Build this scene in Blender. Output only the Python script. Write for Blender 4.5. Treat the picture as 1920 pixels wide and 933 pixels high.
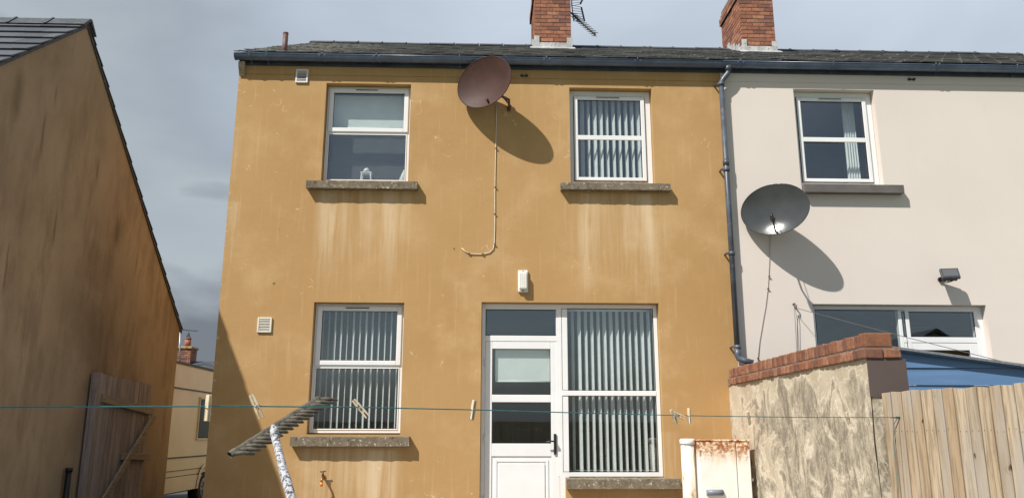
import bpy, bmesh, math, random
from mathutils import Vector, Matrix
random.seed(7)
R = math.radians
S = bpy.context.scene
for o in list(bpy.data.objects): bpy.data.objects.remove(o)

# ------------------------------------------------------------------ camera
FPX = 1490.0
CAM = Vector((0, -9.7, 1.35))
_p, _y, _r = R(13.1), R(1.85), 0.0017
FW = Vector((math.sin(_y)*math.cos(_p), math.cos(_y)*math.cos(_p), math.sin(_p)))
R0 = Vector((math.cos(_y), -math.sin(_y), 0)); U0 = R0.cross(FW)
RT = R0*math.cos(_r)+U0*math.sin(_r); UP = U0*math.cos(_r)-R0*math.sin(_r)
cd = bpy.data.cameras.new('camera'); cam = bpy.data.objects.new('camera', cd)
S.collection.objects.link(cam); S.camera = cam
cd.sensor_width = 36; cd.lens = FPX/1920*36; cd.clip_end = 2000; cd.clip_start = 0.05
M = Matrix((RT, UP, -FW)).transposed().to_4x4(); M.translation = CAM
cam.matrix_world = M

# ------------------------------------------------------------------ world, sun, exposure
SX, SZ = 1.1, 1.7                      # a point 1 m off the wall throws its shadow 1.1 m right and 1.7 m down
sun_dir = Vector((-SX, -1, SZ)).normalized()
elev = math.asin(sun_dir.z)
w = bpy.data.worlds.new('World'); S.world = w; w.use_nodes = True
nt = w.node_tree; N = nt.nodes; L = nt.links; N.clear()
out = N.new('ShaderNodeOutputWorld'); bg = N.new('ShaderNodeBackground')
sky = N.new('ShaderNodeTexSky'); sky.sky_type = 'NISHITA'; sky.sun_disc = False
sky.sun_elevation = elev; sky.sun_rotation = math.atan2(sun_dir.x, sun_dir.y); sky.air_density = 1.0; sky.dust_density = 0.6
tc = N.new('ShaderNodeTexCoord'); mp = N.new('ShaderNodeMapping'); mp.inputs['Scale'].default_value = (1, 1, 2.2)
mp.inputs['Location'].default_value = (0.3, 0.1, 0.35)
L.new(tc.outputs['Generated'], mp.inputs[0])
nz = N.new('ShaderNodeTexNoise'); nz.inputs['Scale'].default_value = 3.4; nz.inputs['Detail'].default_value = 5; nz.inputs['Roughness'].default_value = 0.45
nz.inputs['Distortion'].default_value = 0.25
L.new(mp.outputs[0], nz.inputs[0])
sep = N.new('ShaderNodeSeparateXYZ'); L.new(tc.outputs['Generated'], sep.inputs[0])
def wm(op, a, b=None, c=None, clamp=False):
    n = N.new('ShaderNodeMath'); n.operation = op; n.use_clamp = clamp
    for i, v in enumerate((a, b, c)):
        if v is None: continue
        if isinstance(v, (int, float)): n.inputs[i].default_value = v
        else: L.new(v, n.inputs[i])
    return n.outputs[0]
# cloud cover is heavier low down and to the left
g = wm('ADD', wm('MULTIPLY', sep.outputs['Z'], 1.25), wm('MULTIPLY', sep.outputs['X'], 0.42))
g = wm('ADD', g, wm('MULTIPLY', wm('SUBTRACT', nz.outputs['Fac'], 0.5), 0.85), clamp=True)
rp = N.new('ShaderNodeValToRGB'); L.new(g, rp.inputs[0])
els = rp.color_ramp.elements
for p_, c_ in ((.03, (1.35, 1.5, 1.75)), (.14, (3.3, 3.7, 4.0)), (.28, (2.75, 3.15, 3.6)), (.45, (3.4, 3.85, 4.5)), (.80, (4.5, 5.1, 5.9))):
    e = els.new(p_); e.color = (*c_, 1)
els.remove(els[0]); els.remove(els[len(els)-1])
mx = N.new('ShaderNodeMix'); mx.data_type = 'RGBA'; 
# the cloud bank stands in the north (in front of the camera); the sky behind and overhead is clearer
bank = wm('MULTIPLY', wm('MULTIPLY_ADD', wm('ADD', sep.outputs['Y'], wm('MULTIPLY', nz.outputs['Fac'], .3)), 1.6, -0.1, clamp=True), 0.94)
bank = wm('MAXIMUM', bank, wm('MULTIPLY', wm('SUBTRACT', 1.0, wm('MULTIPLY', sep.outputs['Z'], 5.0, clamp=True)), .92))
bank = wm('MAXIMUM', bank, wm('MULTIPLY', nz.outputs['Fac'], .8))
L.new(bank, mx.inputs[0])
dim = N.new('ShaderNodeMix'); dim.data_type = 'RGBA'; dim.blend_type = 'MULTIPLY'; dim.inputs[0].default_value = 1
L.new(sky.outputs[0], dim.inputs[6]); dim.inputs[7].default_value = (.66, .62, .56, 1); L.new(dim.outputs[2], mx.inputs[6]); L.new(rp.outputs[0], mx.inputs[7])
L.new(mx.outputs[2], bg.inputs[0]); bg.inputs[1].default_value = 0.10
L.new(bg.outputs[0], out.inputs[0])
sd = bpy.data.lights.new('sun', 'SUN'); sd.energy = 4.2; sd.angle = R(0.6); sd.color = (1, 0.96, 0.90)
so = bpy.data.objects.new('sun', sd); S.collection.objects.link(so)
so.rotation_euler = sun_dir.to_track_quat('Z', 'Y').to_euler(); so.location = (-20, -20, 30)
S.view_settings.view_transform = 'Standard'; S.view_settings.look = 'None'
S.view_settings.exposure = 0.48; S.view_settings.gamma = 1

# ------------------------------------------------------------------ geometry helpers
def ray(px, py): return FW+RT*((px-960)/FPX)-UP*((py-466.5)/FPX)
def aty(px, py, y=0.0): d = ray(px, py); return CAM+d*((y-CAM.y)/d.y)      # point of the plane y = const seen there
def atx(px, py, x): d = ray(px, py); return CAM+d*((x-CAM.x)/d.x)
def atd(px, py, dist): d = ray(px, py); return CAM+d*(dist/d.y)

class MB:
    def __init__(s): s.bm = bmesh.new()
    def box(s, x0, x1, y0, y1, z0, z1, mat=None, M=None):
        vs = [s.bm.verts.new(v) for v in ((x0,y0,z0),(x1,y0,z0),(x1,y1,z0),(x0,y1,z0),(x0,y0,z1),(x1,y0,z1),(x1,y1,z1),(x0,y1,z1))]
        if M is not None:
            for v in vs: v.co = M @ v.co
        fs = []
        for f in ((0,3,2,1),(4,5,6,7),(0,1,5,4),(1,2,6,5),(2,3,7,6),(3,0,4,7)): fs.append(s.bm.faces.new([vs[i] for i in f]))
        return vs
    def quad(s, *p):
        return s.bm.faces.new([s.bm.verts.new(q) for q in p])
    def grid(s, fn, nu, nv, closeu=False):
        g = [[s.bm.verts.new(fn(i/nu, j/nv)) for j in range(nv+1)] for i in range(nu+(0 if closeu else 1))]
        n = len(g)
        for i in range(nu):
            for j in range(nv):
                a, b = g[i], g[(i+1) % n]
                try: s.bm.faces.new((a[j], b[j], b[j+1], a[j+1]))
                except ValueError: pass
        return g
    def tube(s, pts, r, seg=10, cap=True, smooth=True):
        pts = [Vector(p) for p in pts]; n = len(pts)
        rs = r if isinstance(r, (list, tuple)) else [r]*n
        rings = []; up = None
        for i, p in enumerate(pts):
            t = (pts[min(i+1, n-1)]-pts[max(i-1, 0)]).normalized()
            if up is None:
                up = Vector((0, 0, 1)) if abs(t.z) < 0.9 else Vector((1, 0, 0))
            u = (up-t*up.dot(t)).normalized(); v = t.cross(u); up = u
            rings.append([s.bm.verts.new(p+(u*math.cos(a)+v*math.sin(a))*rs[i]) for a in [2*math.pi*k/seg for k in range(seg)]])
        for i in range(n-1):
            for k in range(seg):
                f = s.bm.faces.new((rings[i][k], rings[i][(k+1) % seg], rings[i+1][(k+1) % seg], rings[i+1][k])); f.smooth = smooth
        if cap:
            s.bm.faces.new(rings[0][::-1]); s.bm.faces.new(rings[-1])
    def prism(s, prof, axis, a, b):
        """closed profile (list of 2D) extruded along an axis from a to b"""
        def mk(u, v, t): return {'x': (t, u, v), 'y': (u, t, v), 'z': (u, v, t)}[axis]
        A = [s.bm.verts.new(mk(u, v, a)) for u, v in prof]; B = [s.bm.verts.new(mk(u, v, b)) for u, v in prof]
        n = len(prof)
        for i in range(n): s.bm.faces.new((A[i], A[(i+1) % n], B[(i+1) % n], B[i]))
        s.bm.faces.new(A[::-1]); s.bm.faces.new(B)
    def build(s, name, mat, parent=None, bevel=0, smooth=False, seg=1):
        bmesh.ops.recalc_face_normals(s.bm, faces=s.bm.faces)
        me = bpy.data.meshes.new(name)
        off = base_of(parent)
        for v in s.bm.verts: v.co -= off
        if smooth:
            for f in s.bm.faces: f.smooth = True
        s.bm.to_mesh(me); s.bm.free(); me.materials.append(mat)
        o = bpy.data.objects.new(name, me); S.collection.objects.link(o)
        if parent: o.parent = parent
        if bevel:
            m = o.modifiers.new('bevel', 'BEVEL'); m.width = bevel; m.segments = seg; m.limit_method = 'ANGLE'; m.angle_limit = R(50)
        return o
def base_of(o):
    v = Vector((0, 0, 0))
    while o is not None: v += Vector(o.location); o = o.parent
    return v
def thing(name, label, cat, loc=(0, 0, 0), group=None):
    o = bpy.data.objects.new(name, None); S.collection.objects.link(o); o.location = loc; o.empty_display_size = 0.1
    tag(o, label, cat, group); return o
def tag(o, label=None, cat=None, group=None, kind=None):
    if label: o['label'] = label
    if cat: o['category'] = cat
    if group: o['group'] = group
    if kind: o['kind'] = kind
    return o

# ------------------------------------------------------------------ materials
class MT:
    def __init__(s, name, col=(.5, .5, .5), rough=.6, metal=0.0, spec=0.5):
        s.m = bpy.data.materials.new(name); s.m.use_nodes = True; s.nt = s.m.node_tree
        s.N = s.nt.nodes; s.L = s.nt.links
        s.b = s.N['Principled BSDF']; s.out = s.N['Material Output']
        s.b.inputs['Base Color'].default_value = (*col, 1); s.b.inputs['Roughness'].default_value = rough
        s.b.inputs['Metallic'].default_value = metal; s.b.inputs['Specular IOR Level'].default_value = spec
        s._obj = s._geo = None
    def geo(s):
        if not s._geo: s._geo = s.N.new('ShaderNodeNewGeometry')
        return s._geo
    def pos(s): return s.geo().outputs['Position']
    def isl(s): return s.geo().outputs['Random Per Island']
    def xyz(s):
        if not s._obj: s._obj = s.N.new('ShaderNodeSeparateXYZ'); s.L.new(s.pos(), s._obj.inputs[0])
        return s._obj.outputs
    def set(s, sock, v):
        if isinstance(v, (int, float)): sock.default_value = v
        elif isinstance(v, tuple): sock.default_value = (*v, 1) if len(v) == 3 and sock.type == 'RGBA' else v
        else: s.L.new(v, sock)
    def math(s, op, a, b=None, c=None, clamp=False):
        n = s.N.new('ShaderNodeMath'); n.operation = op; n.use_clamp = clamp
        for i, v in enumerate((a, b, c)):
            if v is not None: s.set(n.inputs[i], v)
        return n.outputs[0]
    def noise(s, scale=5, detail=4, rough=.55, stretch=(1, 1, 1), off=None, dist=0.0, vec=None):
        m = s.N.new('ShaderNodeMapping'); m.inputs['Scale'].default_value = stretch
        s.L.new(vec or s.pos(), m.inputs[0])
        if off is not None:
            if isinstance(off, tuple): m.inputs['Location'].default_value = off
            else:
                cx = s.N.new('ShaderNodeCombineXYZ'); k = s.math('MULTIPLY', off, 60.0)
                for i in range(3): s.L.new(k, cx.inputs[i])
                s.L.new(cx.outputs[0], m.inputs['Location'])
        n = s.N.new('ShaderNodeTexNoise'); s.L.new(m.outputs[0], n.inputs[0])
        n.inputs['Scale'].default_value = scale; n.inputs['Detail'].default_value = detail; n.inputs['Roughness'].default_value = rough
        n.inputs['Distortion'].default_value = dist
        return n.outputs['Fac']
    def ramp(s, v, *stops, interp='LINEAR'):
        n = s.N.new('ShaderNodeValToRGB'); s.L.new(v, n.inputs[0]); n.color_ramp.interpolation = interp
        e = n.color_ramp.elements
        while len(e) < len(stops): e.new(0.5)
        for i, (p, c) in enumerate(stops):
            e[i].position = p; e[i].color = (*c, 1) if isinstance(c, tuple) else (c, c, c, 1)
        return n.outputs[0]
    def step(s, v, a, b):
        n = s.N.new('ShaderNodeMapRange'); n.interpolation_type = 'SMOOTHSTEP'; s.set(n.inputs[0], v)
        n.inputs[1].default_value = a; n.inputs[2].default_value = b
        return n.outputs[0]
    def rng(s, v, a, b, soft):           # 1 between a and b
        return s.math('MULTIPLY', s.step(v, a-soft, a+soft), s.math('SUBTRACT', 1.0, s.step(v, b-soft, b+soft)))
    def mix(s, f, a, b, mode='MIX'):
        n = s.N.new('ShaderNodeMix'); n.data_type = 'RGBA'; n.blend_type = mode
        s.set(n.inputs[0], f); s.set(n.inputs[6], a); s.set(n.inputs[7], b); return n.outputs[2]
    def color(s, v): s.L.new(v, s.b.inputs['Base Color']); return s
    def rough(s, v): s.set(s.b.inputs['Roughness'], v); return s
    def bump(s, h, strength=.3, dist=.01):
        n = s.N.new('ShaderNodeBump'); n.inputs['Strength'].default_value = strength; n.inputs['Distance'].default_value = dist
        s.L.new(h, n.inputs['Height']); s.L.new(n.outputs[0], s.b.inputs['Normal']); return s

def plain(name, col, rough=.5, var=.12, scale=8, metal=0, bump=0.0, dirt=None, spec=.5):
    t = MT(name, col, rough, metal, spec)
    n = t.noise(scale, 5)
    c2 = tuple(max(0, c*(1-var*1.6)) for c in col); c1 = tuple(min(1, c*(1+var*.8)) for c in col)
    c = t.ramp(n, (.3, c2), (.7, c1))
    if dirt: c = t.mix(t.step(t.noise(scale*2.3, 6, .7, off=(3, 1, 7)), .52, .72), c, dirt)
    t.color(c)
    if bump: t.bump(t.noise(scale*6, 4), bump, .004)
    return t.m

def scratches(t, scale, dens, seed, wid=.010):
    """short pale curly scuffs: thin iso-lines of one noise kept only where another is high"""
    n = t.noise(scale, 2, .4, off=(seed, seed*.7, seed*1.3))
    line = t.math('SUBTRACT', 1.0, t.step(t.math('ABSOLUTE', t.math('SUBTRACT', n, .5)), wid*.3, wid))
    m = t.step(t.noise(scale*.9, 2, .5, off=(seed*2.1, 5, seed)), dens, dens+.05)
    return t.math('MULTIPLY', line, m)

# painted render of the orange house
def m_ochre():
    t = MT('ochre_render', rough=.85, spec=.25)
    big = t.noise(.55, 4, .5); fine = t.noise(26, 5, .6)
    c = t.ramp(big, (.3, (.42, .250, .100)), (.7, (.485, .302, .132)))
    c = t.mix(t.step(t.noise(1.7, 5, .6, off=(4, 4, 4)), .45, .75), c, (.53, .345, .165))
    c = t.mix(t.math('MULTIPLY', fine, .22), c, (.36, .20, .07))
    x, y, z = t.xyz()
    st = t.noise(1, 4, .55, stretch=(7, 1, .55)); st2 = t.noise(1, 5, .6, stretch=(22, 1, 1.1), off=(3, 3, 3))
    tot = None
    for (x0, x1, z0, z1, k) in ((-2.16, -1.82, 2.95, 4.38, .95), (-1.45, -1.05, 3.05, 4.38, .75), (-2.15, -.95, 3.3, 4.4, .5),
                                (1.12, 1.42, 2.95, 4.36, 1.0), (1.78, 2.2, 2.95, 4.36, .95), (1.05, 2.3, 3.3, 4.36, .5),
                                (-1.45, -1.0, -.2, 1.18, 1.0), (-2.2, -.95, .2, 1.2, .5), (2.12, 2.3, .2, 1.4, .8), (-.42, -.25, 2.85, 3.2, .8),
                                (-3.3, -3.1, 3.6, 4.2, .8), (-3.3, -3.16, 4.4, 5.2, .5)):
        zf = t.math('ADD', z, t.math('MULTIPLY', t.math('SUBTRACT', st2, .5), 1.1))
        m = t.math('MULTIPLY', t.rng(x, x0+.05, x1-.05, .10), t.math('MULTIPLY', t.step(zf, z0-.1, z0+.75*(z1-z0)), t.math('SUBTRACT', 1.0, t.step(z, z1-.03, z1))))
        m = t.math('MULTIPLY', t.math('MULTIPLY', m, t.step(t.math('ADD', t.math('MULTIPLY', st, .7), t.math('MULTIPLY', st2, .35)), .36, .64)), k)
        tot = m if tot is None else t.math('MAXIMUM', tot, m)
    c = t.mix(t.math('MULTIPLY', tot, .66), c, (.72, .58, .39))
    # weak run marks all over
    c = t.mix(t.math('MULTIPLY', t.step(st2, .55, .72), .24), c, (.64, .46, .24))
    sc = t.math('MAXIMUM', scratches(t, 5.0, .66, 3.0, .012), scratches(t, 9, .68, 9.0, .014))
    c = t.mix(t.math('MULTIPLY', sc, .42), c, (.76, .61, .38))
    edge = t.math('MULTIPLY', t.math('SUBTRACT', 1.0, t.step(x, -3.24, -3.17)), t.step(t.noise(14, 4), .58, .68))
    c = t.mix(t.math('MULTIPLY', edge, .5), c, (.72, .58, .38))
    holes = t.step(t.noise(9, 1, .3, off=(8, 8, 1)), .80, .83)
    c = t.mix(holes, c, (.2, .12, .05))
    c = t.mix(t.math('MULTIPLY', t.step(t.noise(150, 3, .7), .5, .8), .22), c, (.62, .43, .22))
    hb = t.math('ADD', t.math('MULTIPLY', t.noise(2.2, 5, .55, off=(5, 1, 9)), 3.0), t.noise(55, 6, .75))
    t.color(c); t.bump(hb, .45, .006); return t.m

def m_gable():
    t = MT('weathered_gable_render', rough=.88, spec=.2)
    c = t.ramp(t.noise(.5, 5, .55), (.3, (.40, .295, .19)), (.72, (.53, .40, .265)))
    run = t.noise(1.3, 7, .68, stretch=(1, 1.9, .5))
    c = t.mix(t.math('MULTIPLY', t.step(run, .46, .64), .5), c, (.19, .135, .085))
    x, y, z = t.xyz()
    # greyer, algae-tinted top and near part, warmer far end
    c = t.mix(t.math('MULTIPLY', t.step(t.math('ADD', z, t.math('MULTIPLY', y, -.35)), 3.4, 6.0), .55), c, (.34, .26, .17))
    c = t.mix(t.math('MULTIPLY', t.math('SUBTRACT', 1.0, t.step(t.math('ADD', t.math('ADD', y, z), t.math('MULTIPLY', run, 1.5)), .5, 3.0)), .45), c, (.44, .36, .24))
    c = t.mix(t.math('MULTIPLY', t.step(t.noise(.8, 5, .6, stretch=(1, 1, .6), off=(1, 4, 6)), .45, .72), .5), c, (.15, .095, .055))
    blob = t.math('MULTIPLY', t.math('MULTIPLY', t.rng(y, -.3, 1.1, .6), t.rng(z, 1.9, 3.7, .9)), t.step(t.noise(1.6, 6, .65, off=(6, 2, 2)), .25, .6))
    c = t.mix(t.math('MULTIPLY', blob, .5), c, (.14, .09, .055))
    thin = t.noise(1, 6, .7, stretch=(1, 13, .65), off=(2, 7, 1))
    c = t.mix(t.math('MULTIPLY', t.step(thin, .68, .72), .5), c, (.11, .06, .04))
    tot = None
    for (y0, z1, ln, wd) in ((-1.65, 5.15, .9, .09), (-1.1, 4.9, .8, .03), (-2.05, 4.2, 1.2, .03), (.2, 4.8, .5, .03), (-.95, 5.3, .4, .02), (.9, 4.2, .6, .08), (-.6, 3.9, .7, .025), (-1.4, 3.3, .9, .02), (1.6, 3.9, .5, .02)):
        dy = t.math('ABSOLUTE', t.math('SUBTRACT', t.math('ADD', y, t.math('MULTIPLY', t.noise(2, 2, off=(y0, 3, 1)), .06)), y0))
        m = t.math('MULTIPLY', t.math('SUBTRACT', 1.0, t.step(dy, 0.0, wd*1.6)), t.rng(z, z1-ln*.6, z1-.05, .12))
        tot = m if tot is None else t.math('MAXIMUM', tot, m)
    c = t.mix(t.math('MULTIPLY', tot, .6), c, (.13, .085, .05))
    c = t.mix(t.math('MULTIPLY', t.noise(30, 4), .2), c, (.2, .12, .05))
    c = t.mix(t.math('MULTIPLY', t.step(t.noise(120, 3, .7), .5, .8), .3), c, (.62, .48, .33))
    t.color(c); t.bump(t.noise(38, 7, .75), .6, .008); return t.m

def m_cream():
    t = MT('cream_render', rough=.85, spec=.25)
    c = t.ramp(t.noise(.7, 4), (.3, (.655, .583, .523)), (.7, (.70, .63, .565)))
    c = t.mix(t.math('MULTIPLY', t.step(t.noise(1, 5, .6, stretch=(5, 1, .5)), .5, .75), .16), c, (.72, .64, .54))
    c = t.mix(t.math('MULTIPLY', t.step(t.noise(1.1, 6, .65, stretch=(3, 3, 2), off=(5, 2, 2)), .6, .8), .20), c, (.55, .48, .42))
    t.color(c); t.bump(t.noise(80, 4), .2, .003); return t.m

def m_mould():
    t = MT('mouldy_render', rough=.9, spec=.2)
    c = t.ramp(t.noise(2.0, 5), (.3, (.47, .395, .29)), (.7, (.58, .51, .39)))
    v = t.noise(2.6, 9, .72, stretch=(1, 1, .85), dist=.8, off=(2.2, 1.1, 5.5))
    x, y, z = t.xyz()
    # mould grows in the middle band; top strip under the coping stays clean
    v2 = t.math('SUBTRACT', v, t.math('MULTIPLY', t.step(z, 1.62, 2.05), .19))
    v2 = t.math('SUBTRACT', v2, t.math('MULTIPLY', t.step(y, -2.1, -.3), .06))
    blk = t.step(v2, .425, .52)
    blk = t.math('MULTIPLY', blk, t.step(t.noise(11, 6, .75, stretch=(1, 1, .5)), .30, .60))
    c = t.mix(t.math('MULTIPLY', blk, .74), c, (.14, .122, .10))
    edge = t.math('SUBTRACT', 1.0, t.step(t.math('ABSOLUTE', t.math('SUBTRACT', v2, .42)), .004, .022))
    c = t.mix(t.math('MULTIPLY', edge, .6), c, (.76, .70, .57))
    e2 = t.noise(6.5, 6, .65, stretch=(1, 1, .45), dist=.8, off=(7, 7, 7))
    ed2 = t.math('SUBTRACT', 1.0, t.step(t.math('ABSOLUTE', t.math('SUBTRACT', e2, .5)), .004, .022))
    c = t.mix(t.math('MULTIPLY', t.math('MULTIPLY', ed2, t.math('SUBTRACT', 1.0, t.step(z, 1.55, 1.8))), .42), c, (.76, .68, .53))
    c = t.mix(t.math('MULTIPLY', t.step(t.noise(45, 5, .7), .5, .75), .35), c, (.16, .12, .08))
    t.color(c); t.bump(t.noise(22, 6, .7), .5, .01); return t.m

def m_brick(name, cols, seed=0):
    t = MT(name, rough=.88, spec=.2)
    n = len(cols)
    c = t.ramp(t.isl(), *[(i/n, cc) for i, cc in enumerate(cols)], interp='CONSTANT')
    c = t.mix(t.math('MULTIPLY', t.step(t.noise(18, 6, .7, off=(seed, 1, 2)), .42, .66), .7 if seed else .55), c, (.12, .065, .05))
    c = t.mix(t.math('MULTIPLY', t.step(t.noise(31, 5, .7, off=(1, seed, 2)), .62, .78), .45), c, (.62, .5, .4))
    t.color(c); t.bump(t.noise(55, 5, .7), .6, .006); return t.m

def m_slate(name, a, b, lich, worn=False):
    t = MT(name, rough=.62, spec=.4)
    c = t.ramp(t.isl(), (0, a), (.5, tuple((p+q)/2 for p, q in zip(a, b))), (1, b))
    c = t.mix(t.math('MULTIPLY', t.step(t.noise(9, 6, .7), .5, .75), .5), c, lich)
    c = t.mix(t.math('MULTIPLY', t.step(t.noise(40, 5, .7), .58, .72), .25), c, (.4, .38, .33))
    if worn:
        x = t.xyz()[0]; k = t.math('SUBTRACT', 1.0, t.step(t.math('ADD', x, t.math('MULTIPLY', t.noise(2.5, 5, .7), 2.2)), -1.6, .2))
        c = t.mix(t.math('MULTIPLY', t.math('MULTIPLY', k, t.step(t.noise(12, 6, .8, off=(2, 2, 8)), .42, .6)), .75), c, (.52, .50, .45))
    t.color(c); t.bump(t.noise(30, 5, .7), .5, .005); return t.m

def m_wood(name, a, b, grey, gamt=.5, axis='z', knots=True, dark=(.07, .04, .025)):
    t = MT(name, rough=.8, spec=.25)
    st = {'z': (1, 1, .055), 'x': (.055, 1, 1), 'y': (1, .055, 1)}[axis]
    base = t.ramp(t.isl(), (0, a), (.35, b), (.7, a), (1, b))
    g1 = t.noise(48, 7, .7, stretch=st, off=t.isl(), dist=.6)
    c = t.mix(t.math('MULTIPLY', t.step(g1, .42, .60), .72), base, tuple(v*.55 for v in a))
    g2 = t.noise(5, 4, .6, stretch=tuple(v if v == 1 else .12 for v in st), off=t.isl())
    c = t.mix(t.math('MULTIPLY', t.step(g2, .42, .66), gamt), c, grey)
    if knots:
        k = t.noise(13, 1, .3, stretch=tuple(v if v == 1 else .5 for v in st), off=t.isl())
        c = t.mix(t.step(k, .79, .83), c, dark)
        ring = t.math('SUBTRACT', 1.0, t.step(t.math('ABSOLUTE', t.math('SUBTRACT', k, .765)), .003, .014))
        c = t.mix(t.math('MULTIPLY', ring, .5), c, tuple(v*.6 for v in a))
    t.color(c); t.bump(g1, .4, .004); return t.m

def m_concrete_sill():
    t = MT('lichen_concrete', rough=.92, spec=.2)
    c = t.ramp(t.noise(9, 6, .65), (.3, (.125, .098, .066)), (.7, (.24, .20, .145)))
    c = t.mix(t.step(t.noise(26, 6, .75, off=(4, 4, 4)), .585, .63), c, (.58, .55, .45))
    c = t.mix(t.step(t.noise(14, 5, .7, off=(9, 1, 4)), .60, .66), c, (.075, .06, .045))
    c = t.mix(t.math('MULTIPLY', t.step(t.noise(19, 5, .7, off=(2, 8, 3)), .6, .7), .6), c, (.33, .26, .10))
    t.color(c); t.bump(t.noise(60, 5, .7), .6, .006); return t.m

def m_glass(name='window_glass', tint=(.93, .955, .955), ior=2.0):
    m = bpy.data.materials.new(name); m.use_nodes = True; nt = m.node_tree; n = nt.nodes; n.clear()
    o = n.new('ShaderNodeOutputMaterial'); tr = n.new('ShaderNodeBsdfTransparent'); gl = n.new('ShaderNodeBsdfGlossy')
    tr.inputs[0].default_value = (*tint, 1); gl.inputs[0].default_value = (.93, .97, 1, 1); gl.inputs['Roughness'].default_value = .01
    fr = n.new('ShaderNodeFresnel'); fr.inputs[0].default_value = ior; mi = n.new('ShaderNodeMixShader')
    # thin pane: the same reflectance from both sides
    ge = n.new('ShaderNodeNewGeometry'); v = n.new('ShaderNodeVectorMath'); v.operation = 'DOT_PRODUCT'
    nt.links.new(ge.outputs['Incoming'], v.inputs[0]); nt.links.new(ge.outputs['True Normal'], v.inputs[1])
    ab = n.new('ShaderNodeMath'); ab.operation = 'ABSOLUTE'; nt.links.new(v.outputs['Value'], ab.inputs[0])
    s1 = n.new('ShaderNodeMath'); s1.operation = 'SUBTRACT'; s1.inputs[0].default_value = 1.0; nt.links.new(ab.outputs[0], s1.inputs[1])
    pw = n.new('ShaderNodeMath'); pw.operation = 'POWER'; pw.inputs[1].default_value = 5; nt.links.new(s1.outputs[0], pw.inputs[0])
    f0 = ((ior-1)/(ior+1))**2
    ma = n.new('ShaderNodeMath'); ma.operation = 'MULTIPLY_ADD'; ma.inputs[1].default_value = 1-f0; ma.inputs[2].default_value = f0
    nt.links.new(pw.outputs[0], ma.inputs[0]); nt.nodes.remove(fr)
    tc = n.new('ShaderNodeTexNoise'); tc.inputs['Scale'].default_value = 1.1; bp = n.new('ShaderNodeBump'); bp.inputs['Strength'].default_value = .06; bp.inputs['Distance'].default_value = .02
    nt.links.new(ge.outputs['Position'], tc.inputs[0]); nt.links.new(tc.outputs[0], bp.inputs['Height']); nt.links.new(bp.outputs[0], gl.inputs['Normal'])
    nt.links.new(ma.outputs[0], mi.inputs[0]); nt.links.new(tr.outputs[0], mi.inputs[1]); nt.links.new(gl.outputs[0], mi.inputs[2])
    nt.links.new(mi.outputs[0], o.inputs[0]); return m

def m_rust():
    t = MT('rusty_white_enamel', (.8, .79, .74), .45)
    x, y, z = t.xyz()
    c = t.ramp(t.noise(6, 4), (.3, (.78, .76, .70)), (.7, (.84, .83, .79)))
    top = t.step(t.math('ADD', z, t.math('MULTIPLY', t.noise(1, 5, .7, stretch=(16, 16, 2)), .46)), 1.27, 1.47)
    edge1 = t.math('MULTIPLY', t.rng(x, 2.705, 2.745, .02), t.math('MULTIPLY', t.step(z, 1.0, 1.2), t.step(t.noise(1, 4, .6, stretch=(20, 1, 4)), .38, .6)))
    r = t.math('MAXIMUM', t.math('MULTIPLY', top, t.step(t.noise(24, 6, .7), .40, .56)), edge1)
    yel = t.step(t.math('ADD', z, t.math('MULTIPLY', t.noise(1, 4, .6, stretch=(12, 12, 1.2)), .55)), 1.25, 1.55)
    c = t.mix(t.math('MULTIPLY', yel, .6), c, (.80, .56, .27))
    c = t.mix(r, c, (.34, .115, .035))
    sp = t.step(t.noise(17, 5, .75, stretch=(1, 1, .7), off=(3, 3, 8)), .66, .70)
    c = t.mix(sp, c, (.30, .13, .05))
    t.color(c); t.bump(r, .3, .003); return t.m

def m_rustpipe():
    t = MT('rust_streaked_white_pipe', rough=.55)
    s = t.noise(1, 6, .7, stretch=(18, 18, 5))
    c = t.ramp(s, (.40, (.80, .78, .72)), (.56, (.74, .66, .52)), (.66, (.50, .24, .10)))
    t.color(c); return t.m

def m_dish(name, a, b, spec, rough):
    t = MT(name, rough=rough, spec=spec)
    c = t.ramp(t.noise(4, 5, .6), (.3, a), (.7, b))
    c = t.mix(t.math('MULTIPLY', t.step(t.noise(60, 5, .8), .5, .75), .35), c, tuple(v*1.7 for v in b))
    c = t.mix(t.step(t.noise(13, 2, .4, off=(3, 9, 1)), .77, .79), c, (.02, .012, .01))
    t.color(c); t.bump(t.noise(90, 4, .7), .25, .003); return t.m

MO = m_ochre(); MG = m_gable(); MC = m_cream(); MM = m_mould()
RED = [(.30, .125, .075), (.37, .165, .10), (.20, .095, .075), (.42, .20, .12), (.33, .14, .085), (.25, .125, .095)]
M_brick = m_brick('red_brick', RED); M_cope = m_brick('weathered_coping_brick', [(.26, .11, .06), (.31, .14, .08), (.20, .095, .065), (.35, .17, .105)], 4)
M_mort = plain('mortar', (.22, .17, .13), .95, .3, 20, bump=.5)
M_slate = m_slate('weathered_slate', (.12, .118, .118), (.27, .262, .25), (.36, .34, .30), True)
M_slate2 = m_slate('grey_slate', (.04, .046, .056), (.08, .088, .102), (.10, .10, .10))
M_ridge = plain('ridge_tile_grey', (.045, .052, .062), .6, .3, 10, bump=.3, dirt=(.16, .15, .12))
M_fence = m_wood('weathered_fence_boards', (.39, .285, .18), (.51, .405, .28), (.38, .345, .295), .85)
M_gate = m_wood('old_gate_boards', (.34, .275, .25), (.46, .38, .345), (.43, .39, .37), .8)
M_gater = m_wood('gate_rail_wood', (.38, .30, .20), (.44, .35, .24), (.33, .29, .23), .4, axis='y')
M_sill = m_concrete_sill()
M_sill2 = plain('grey_painted_sill', (.13, .115, .105), .7, .12, 6, bump=.2)
M_upvc = plain('white_upvc', (.80, .80, .79), .32, .03, 3, dirt=None)
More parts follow.
